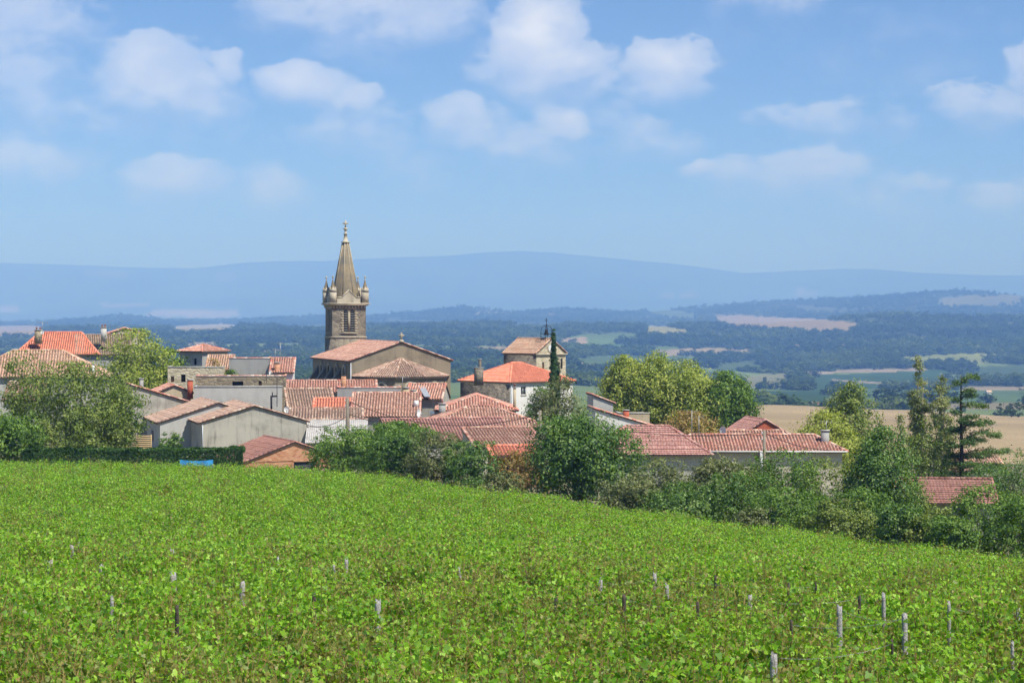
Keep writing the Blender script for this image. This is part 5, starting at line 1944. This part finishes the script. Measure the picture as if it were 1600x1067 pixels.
# ------------------------------------------------------------------ vineyard
def vine_mat(name, cols, trans):
    m, t, p, out = new_mat(name)
    g = t.node('ShaderNodeNewGeometry')
    oi = t.node('ShaderNodeObjectInfo')
    ramp = t.node('ShaderNodeValToRGB')
    e = ramp.color_ramp.elements
    e[0].color = (*cols[0], 1)
    e[1].color = (*cols[-1], 1)
    for i, c in enumerate(cols[1:-1]):
        e.new((i + 1) / (len(cols) - 1)).color = (*c, 1)
    n = t.noise(g.outputs['Position'], .35, 4, .6)
    f = t.m('ADD', t.m('ADD', t.m('MULTIPLY', t.m('POWER', g.outputs['Random Per Island'], 1.25), .62), t.m('MULTIPLY', oi.outputs['Random'], .18)), t.m('MULTIPLY', t.smooth(n, .3, .7), .2))
    t.link(f, ramp.inputs[0])
    # paler underside
    c = t.mix(g.outputs['Backfacing'], ramp.outputs[0], t.mix(.18, ramp.outputs[0], lin(168, 186, 130)))
    t.link(c, p.inputs['Base Color'])
    p.inputs['Roughness'].default_value = .5
    p.inputs['Specular IOR Level'].default_value = .35
    tr = t.node('ShaderNodeBsdfTranslucent')
    t.link(t.mix(1.0, c, (1.35, 1.25, .45), 'MULTIPLY'), tr.inputs[0])
    mx = t.node('ShaderNodeMixShader')
    mx.inputs[0].default_value = trans
    t.link(p.outputs[0], mx.inputs[1])
    t.link(tr.outputs[0], mx.inputs[2])
    t.link(mx.outputs[0], out.inputs[0])
    return m


MV = vine_mat('vine_leaves', [lin(64, 114, 18), lin(120, 170, 34), lin(160, 202, 60), lin(202, 228, 112)], .44)
MVD = vine_mat('yellowing_vine_leaves', [lin(92, 116, 40), lin(124, 138, 56), lin(150, 146, 76), lin(150, 112, 66)], .35)
MVS = mat_plain('vine_shoot', lin(150, 132, 80), .8)

LEAFOUT = np.array([(-.02, -.08), (.34, -.30), (.50, .08), (.32, .28), (.30, .60), (.0, .95), (-.30, .60), (-.32, .28), (-.50, .08), (-.34, -.30)]) * np.array([1.0, .92]) - np.array([0, .25])


def vine_clump(seed, nleaf, rad, hgt, size, mat, simple=False, stems=5):
    r = np.random.default_rng(seed)
    out = LEAFOUT if not simple else LEAFOUT[[1, 2, 4, 5, 6, 8, 9]]
    k = len(out)
    V_, Fa, cnt, mi = [], [], [], []
    base = 0
    shoots = []
    for s_ in range(9):
        a = r.uniform(0, 2 * math.pi)
        L = r.uniform(.6, 1.1) * hgt
        lean_ = r.uniform(.2, 1.0) * rad
        shoots.append((np.array([math.cos(a), math.sin(a)]), L, lean_))
    for i in range(nleaf):
        dv, L, ln_ = shoots[r.integers(9)]
        t = r.random() ** .8
        c = np.array([dv[0] * ln_ * t, dv[1] * ln_ * t, -0.45 * hgt + L * (t - .25 * t * t) * 1.25]) + r.normal(size=3) * np.array([.12, .12, .09])
        sz = size * r.uniform(.6, 1.25) * (1 - .35 * t)
        n_ = np.array([0, 0, .75]) + r.normal(size=3) * .8 + np.array([dv[0], dv[1], 0]) * .4
        n_ /= np.linalg.norm(n_)
        tip = np.array([dv[0], dv[1], -.4]) + r.normal(size=3) * .8
        b = tip - n_ * tip.dot(n_)
        b /= np.linalg.norm(b) + 1e-9
        a_ = np.cross(b, n_)
        cup = r.uniform(-.35, .15)
        ro = out * (1 + r.normal(0, .05, out.shape))
        vs = [c]
        for (u, v) in ro:
            vs.append(c + (a_ * u + b * v) * sz + n_ * sz * cup * (u * u * 1.6 + v * v * .7))
        V_ += vs
        for j in range(k):
            Fa += [base, base + 1 + j, base + 1 + (j + 1) % k]
            cnt.append(3)
            mi.append(0)
        base += k + 1
    for s_ in range(stems):
        dv, L, ln_ = shoots[s_]
        pr = []
        for i in range(4):
            t = i / 3
            pr.append(np.array([dv[0] * ln_ * t, dv[1] * ln_ * t, -0.45 * hgt + L * (t - .25 * t * t) * 1.25]))
        for i in range(3):
            for off in (np.array([.006, 0, 0]), np.array([0, .006, 0])):
                V_ += [pr[i] - off, pr[i] + off, pr[i + 1] + off * .6, pr[i + 1] - off * .6]
                Fa += [base, base + 1, base + 2, base + 3]
                cnt.append(4)
                mi.append(1)
                base += 4
    me = np_mesh('vine_clump', np.array(V_), Fa, cnt, mat)
    me.materials.append(MVS)
    if len(me.polygons) == len(mi):
        me.polygons.foreach_set('material_index', np.array(mi, dtype=np.int32))
    return me


def canopy(x, y):
    """top of the vine canopy over the soil: rows about 2.2 m apart, sprawling shoots"""
    rowp = (y * .97 + x * .24) / 2.2
    row = .5 + .5 * np.cos(2 * np.pi * rowp)
    return VH - .34 + .26 * row + (fbm(x * .55, y * .55, 31, 3) - .5) * np.where(y < 62, .95, .6), row


edge_px = np.array([-400, 0, 400, 520, 830, 1250, 1600, 2000], dtype=float)
edge_d = np.array([151, 150, 148, 145, 132, 118, 108, 100], dtype=float)
near_p = [proto('vine_clump', vine_clump(100 + i, 110, .62, 1.0, .108, MV)) for i in range(6)]
dry_p = [proto('vine_clump', vine_clump(200 + i, 62, .60, 1.0, .095, MVD, stems=9)) for i in range(3)]
far_p = [proto('vine_clump', vine_clump(300 + i, 120, .70, 1.0, .115, MV, simple=True)) for i in range(4)] + [proto('vine_clump', vine_clump(330, 90, .65, 1.0, .10, MVD, simple=True))]


def vines(name, d0, d1, dens, protos, ndry, label, dryk, seed):
    r = np.random.default_rng(seed)
    n = int(.345 * (d1 ** 2 - d0 ** 2) * dens)
    yy = np.sqrt(r.uniform(d0 ** 2, d1 ** 2, n))
    xx = r.uniform(-.345, .345, n) * yy
    px = 800 + F * xx / yy
    ok = yy < np.interp(px, edge_px, edge_d)
    xx, yy, px = xx[ok], yy[ok], px[ok]
    cz, row = canopy(xx, yy)
    keep = r.random(len(xx)) < (.50 + .50 * row)
    xx, yy, cz, px, row = xx[keep], yy[keep], cz[keep], px[keep], row[keep]
    n = len(xx)
    z = G(xx, yy) + cz - .22 - .5 * r.random(n) ** 1.6 + (r.random(n) < .08) * .2
    dry = (fbm(xx * .16, yy * .16, 77, 3) + r.normal(0, .1, n)) > dryk(px, yy)
    npk = len(protos) - ndry
    idx = np.where(dry, npk + r.integers(0, ndry, n), r.integers(0, npk, n))
    rot = np.stack([r.normal(0, .18, n), r.normal(0, .18, n), r.uniform(0, 6.283, n)], axis=1)
    s = r.uniform(.8, 1.2, n)
    scl = np.stack([s, s, s * r.uniform(.85, 1.15, n)], axis=1)
    o = scatter(name, np.stack([xx, yy, z], axis=1), rot, scl, idx, protos)
    tag(o, label, 'vines')
    return o


vines('vine_foliage', 21, 60, 9.0, near_p + dry_p, 3, 'sprawling bright green grapevines filling the foreground', lambda px, y: np.interp(y, [24, 33, 40, 52, 58], [.84, .82, .70, .68, .76]), 1)
vines('vine_foliage', 60, 153, 6.0, far_p, 1, 'far part of the vineyard, fine green leaves up to the village edge', lambda px, y: .76 + 0 * y, 2)

# posts standing in the near vineyard
def near_depth(px, py):
    """distance along the pixel's ray at which it meets the canopy of the near vines"""
    dd = np.linspace(23, 57, 400)
    x = (px - 800) / F * dd
    top = G(x, dd) + VH - .12
    pyc = HY - F * top / dd
    i = np.where(pyc <= py)[0]
    return float(dd[i[0]]) if len(i) else 54.0


POSTS = [  # px, top py, foot py (where leaves hide it), width px, grey or dark
    (31, 848, 862, 5, 0), (112, 850, 866, 6, 1), (124, 846, 858, 4, 1), (214, 854, 868, 4, 0), (269, 855, 867, 8, 1), (78, 873, 888, 10, 1), (158, 880, 897, 9, 1), (270, 890, 911, 10, 1), (379, 906, 922, 9, 1),
    (175, 930, 947, 6, 1), (277, 934, 988, 6, 0), (409, 876, 890, 4, 0), (434, 868, 880, 5, 1), (491, 922, 946, 7, 0), (522, 878, 892, 5, 1), (541, 867, 890, 6, 1), (590, 931, 963, 10, 1),
    (719, 882, 905, 6, 1), (822, 884, 898, 4, 0), (869, 930, 949, 7, 0), (938, 900, 921, 7, 1), (975, 922, 954, 6, 0), (1023, 890, 920, 6, 1), (1042, 907, 938, 6, 1), (1090, 935, 956, 5, 0), (1118, 896, 912, 4, 0), (1172, 927, 946, 8, 1),
    (1232, 906, 936, 4, 0), (1275, 907, 930, 4, 0), (1237, 962, 1000, 5, 0), (1312, 937, 980, 10, 1), (1343, 926, 945, 5, 0), (1380, 920, 951, 6, 1), (1413, 954, 984, 9, 1), (1394, 990, 1032, 4, 0), (1483, 935, 966, 6, 1), (1591, 948, 968, 6, 1), (1209, 1015, 1040, 13, 1), (1582, 1000, 1012, 6, 1),
]
ORD = ['first', 'second', 'third', 'fourth', 'fifth', 'sixth', 'seventh', 'eighth', 'ninth', 'tenth', 'eleventh', 'twelfth', 'thirteenth', 'fourteenth', 'fifteenth', 'sixteenth', 'seventeenth', 'eighteenth',
       'nineteenth', 'twentieth', 'twenty-first', 'twenty-second', 'twenty-third', 'twenty-fourth', 'twenty-fifth', 'twenty-sixth', 'twenty-seventh', 'twenty-eighth']
POSTS.sort()
cntp = [0, 0]
TOPS = []
r = np.random.default_rng(44)
for (px, pt, pf, wp, grey) in POSTS:
    d = near_depth(px, pf + 4)
    a = V(px, pt + (pf - pt) * .22, d)
    g = Gs(a.x, a.y) - .2
    H = a.z - g
    rad = wp * d / F / 2
    n = 7
    m = MB()
    prof = []
    ang0 = r.uniform(0, 6.28)
    shp = 1 + r.uniform(-.18, .18, n)
    vs, fs = [], []
    lx, ly = r.uniform(-.05, .05) * H * .35, r.uniform(-.04, .04) * H * .3
    for i, t in enumerate((0, .35, .7, .93, 1.0)):
        k = (1.08, 1.04, 1.0, .97, .86)[i]
        for j in range(n):
            q = ang0 + 2 * math.pi * j / n
            zt_ = H * t + (r.uniform(-.03, .05) if i == 4 else 0)
            vs.append((lx * (t - 1) + math.cos(q) * rad * shp[j] * k, ly * t + math.sin(q) * rad * shp[j] * k, zt_))
    for i in range(4):
        for j in range(n):
            j2 = (j + 1) % n
            fs.append((i * n + j, i * n + j2, (i + 1) * n + j2, (i + 1) * n + j))
    fs.append(tuple(4 * n + j for j in range(n)))
    m.raw(vs, fs)
    o = m.build('vine_post', M['postwood'] if grey else M['postdark'])
    o.location = (a.x, a.y, g)
    TOPS.append((px, d, Vector((a.x + 0.0, a.y, a.z - .06))))
    i = cntp[grey]
    cntp[grey] += 1
    tag(o, ('weathered pale grey wooden vine post, %s from the left among the grey posts' if grey else 'dark slim vine stake, %s from the left among the dark stakes') % ORD[i], 'post', 'posts in the vineyard')

# trellis wires between neighbouring posts
nw = 0
for i, (pa, da, va) in enumerate(TOPS):
    for (pb, db, vb) in TOPS[i + 1:]:
        if 20 < pb - pa < 260 and abs(da - db) < 1.6:
            m = MB()
            m.tube([va + (vb - va) * t_ - Vector((0, 0, .10 * 4 * t_ * (1 - t_))) for t_ in np.linspace(0, 1, 9)], .003, 4)
            o = m.build('trellis_wire', M['metal'])
            tag(o, 'thin grey trellis wire, %s from the left among the vine posts' % ORD[nw], 'wire', 'trellis wires in the vineyard')
            nw += 1
            break

# ------------------------------------------------------------------ far woods, trees and farms
def blob_tree(seed, n=70, tall=1.0):
    r = np.random.default_rng(seed)
    cen = r.normal(size=(14, 3))
    cen /= np.linalg.norm(cen, axis=1, keepdims=True)
    cen *= r.uniform(.2, .55, (14, 1))
    cen[:, 2] = cen[:, 2] * tall + .58 * tall
    c = cen[r.integers(0, 14, n)] + r.normal(size=(n, 3)) * .13
    nn = (c - np.array([0, 0, .5])) + r.normal(size=(n, 3)) * .3 + np.array([0, 0, .35])
    return leaves_mesh('wood_clump', c, nn, r.uniform(.20, .36, n), LEAF['wood'], .9, r)


wood_p = [proto('wood_clump', blob_tree(50 + i, 90)) for i in range(5)] + [proto('wood_clump', blob_tree(60, 80, 1.5))]
r = np.random.default_rng(9)
GXf, GYf, GZf = GX.ravel(), GY.ravel(), GZ.ravel()
gd = np.maximum(np.abs(GXf), np.abs(GYf))
cand = np.where(gwood & (GYf > 0) & (gpx > -260) & (gpx < 1860) & (gd > 1000) & (gd < 9800))[0]
dens_n = fbm(GXf[cand] / 420, GYf[cand] / 420, 61, 3)
thin_ = np.interp(gd[cand], [1000, 2300, 3500], [.25, .45, .92])
cand = cand[r.random(len(cand)) < thin_ * np.clip((dens_n - .25) * 5, .25, 1)]
if len(cand) > 100000:
    cand = r.choice(cand, 100000, replace=False)
jx = GXf[cand] + r.normal(0, 1, len(cand)) * gd[cand] * .0006
jy = GYf[cand] + r.normal(0, 1, len(cand)) * gd[cand] * .006
jz = G(jx, jy)
hgt = np.interp(gd[cand], [1000, 2500, 9500], [6, 7.5, 13]) * r.uniform(.6, 1.35, len(cand))
wid = hgt * r.uniform(1.0, 1.6, len(cand))
wood = scatter('woodland', np.stack([jx, jy, jz - .15 * hgt], axis=1), np.stack([0 * jx, 0 * jx, r.uniform(0, 6.28, len(jx))], axis=1), np.stack([wid, wid, hgt], axis=1), r.integers(0, 6, len(jx)), wood_p)
tag(wood, 'bluish wooded hills stretching across the background', 'woodland')


def hit(px, py, dmin=950, dmax=9800):
    """first terrain point behind dmin seen at a photo pixel"""
    dd = np.geomspace(dmin, dmax, 700)
    x = (px - 800) / F * dd
    z = G(x, dd)
    pyc = HY - F * z / dd
    i = np.where(pyc <= py)[0]
    k = i[0] if len(i) else 699
    return x[k], dd[k], z[k]


FAR = [(1578, 650, 26, 'lone dark round tree at the far right edge of the wheat field', 850), (1135, 598, 0, '', 0)]
FT = [(1580, 655, 34, 22, 'dark round tree standing at the far right beyond the wheat field', 0), (1195, 602, 6, 14, 'single dark tree in the small pale clearing left of the conical tree', 0), (880, 548, 12, 12, 'small dark tree beside the pale strip right of the clock tower', 0),
      (945, 552, 14, 14, 'dark tree left of the tan field behind the plane trees', 1), (985, 545, 16, 16, 'dark rounded tree on the green field above the plane trees', 0), (1000, 552, 12, 12, 'small tree right of the rounded tree above the plane trees', 1),
      (1030, 538, 30, 16, 'broad clump of trees at the edge of the green field above the plane trees', 0), (1240, 640, 10, 8, 'low tree beside the far farmhouse', 0), (1400, 632, 18, 14, 'tree before the valley fields left of the poplars', 0), (1350, 636, 16, 12, 'tree beside the conical tree in the valley', 1),
      (1110, 560, 10, 12, 'small tree on the pale field edge above the rightmost plane tree', 0), (735, 556, 10, 10, 'small tree beside the tan field left of the clock tower', 0)]
for (px, pyb, wp, hp_, lb, v_) in FT:
    x, d, z = hit(px, pyb, 860 if px > 1500 else 950)
    root = empty('field_tree', (x, d, z))
    tag(root, lb, 'tree', 'trees in the valley')
    rr = np.random.default_rng(int(px))
    hm, wm = hp_ * d / F, wp * d / F
    c, pts, nr_ = crown_points(hm, wm, wm, hm * .12, 34, 40, 'round', rr, .1)
    add_obj('crown', leaves_mesh('crown', pts, nr_, hm * .10 * rr.uniform(.7, 1.3, len(pts)), LEAF['wood'], .8, rr), root)
    m = MB()
    m.tube([(0, 0, -.4), (.05 * wm, 0, hm * .6)], [hm * .035, hm * .015], 6)
    m.build('trunk', M['bark'], root)

FH = [(1283, 636, 26, 8, 'low farmhouse with red roof in the valley left of the conical tree', 'beige', 'red'), (1246, 545, 6, 6, 'tiny bright white house alone on the far wooded slope', 'white', 'beige'), (1205, 545, 9, 4, 'tiny pale farm on the far wooded slope, leftmost', 'white', 'beige'),
      (1322, 543, 10, 5, 'tiny pale house with long roof on the far wooded slope, rightmost', 'white', 'beige'), (706, 525, 16, 5, 'pale long farm building on the far slope right of the bell tower', 'white', 'beige'), (683, 525, 7, 5, 'small pale farm building left of the long one on the far slope', 'white', 'beige'),
      (700, 564, 26, 4, 'pale roofed farm beyond the right end of the church nave', 'lime', 'pink'), (1545, 616, 8, 6, 'tiny pale house in the valley right of the cedar', 'white', 'beige'), (24, 506, 8, 4, 'tiny pale farm on the far left ridge', 'lime', 'red')]
for (px, pyb, wp, hp_, lb, wm_, pal) in FH:
    x, d, z = hit(px, pyb)
    k = d / F
    W, Hh = wp * k, hp_ * k * .62
    root = empty('farmhouse', (x, d - 4, z - .5), R(12))
    tag(root, lb, 'house', 'far farmhouses')
    Dp = max(6.0, W * .5)
    m = MB()
    wall_face(m, (-W / 2, 0, 0), (1, 0, 0), W, Hh + .5, None, (0, -1, 0), [(-W * .0 + W * .2, W * .28, Hh * .45, Hh * .8), (W * .6, W * .68, Hh * .45, Hh * .8)], .3)
    wall_face(m, (-W / 2, 0, 0), (0, 1, 0), Dp, Hh + .5, [(0, Hh + .5), (Dp / 2, Hh + .5 + hp_ * k * .38), (Dp, Hh + .5)], (-1, 0, 0))
    wall_face(m, (W / 2, 0, 0), (0, 1, 0), Dp, Hh + .5, [(0, Hh + .5), (Dp / 2, Hh + .5 + hp_ * k * .38), (Dp, Hh + .5)], (1, 0, 0))
    wall_face(m, (W / 2, Dp, 0), (-1, 0, 0), W, Hh + .5, None, (0, 1, 0))
    m.build('wall', M[wm_], root)
    m = MB()
    ze, zr = Hh + .45, Hh + .5 + hp_ * k * .38 + .1
    c = tuple(PAL[pal][0])
    m.poly([(-W / 2 - .3, -.5, ze), (W / 2 + .3, -.5, ze), (W / 2 + .3, Dp / 2, zr), (-W / 2 - .3, Dp / 2, zr)], c)
    m.poly([(-W / 2 - .3, Dp / 2, zr), (W / 2 + .3, Dp / 2, zr), (W / 2 + .3, Dp + .5, ze), (-W / 2 - .3, Dp + .5, ze)], c)
    m.poly([(-W / 2 - .3, -.5, ze - .15), (-W / 2 - .3, Dp / 2, zr - .15), (W / 2 + .3, Dp / 2, zr - .15), (W / 2 + .3, -.5, ze - .15)], c)
    m.build('roof', M['tile'], root, cols=True)
    for u in (.2, .6):
        m = MB()
        m.poly([(-W / 2 + W * u, .28, Hh * .45), (-W / 2 + W * (u + .08), .28, Hh * .45), (-W / 2 + W * (u + .08), .28, Hh * .8), (-W / 2 + W * u, .28, Hh * .8)])
        m.build('window', M['glass'], root)

# ------------------------------------------------------------------ air
zlow = float(GZ.min()) - 5
ztop = float(GZ.max()) + 40
hz = MB()
hz.box(-52000, 52000, -52000, 52000, zlow, ztop)
hm_ = bpy.data.materials.new('haze_air')
hm_.use_nodes = True
t = NT(hm_.node_tree)
t.n.clear()
out = t.node('ShaderNodeOutputMaterial')
pv = t.node('ShaderNodeVolumePrincipled')
pv.inputs['Color'].default_value = (0.215, 0.425, 1.0, 1)
pv.inputs['Density'].default_value = 1.6e-4
pv.inputs['Anisotropy'].default_value = -0.15
pv.inputs['Absorption Color'].default_value = (0.52, 0.52, 0.52, 1)
t.link(pv.outputs[0], out.inputs['Volume'])
tag(hz.build('haze', hm_), kind='stuff')
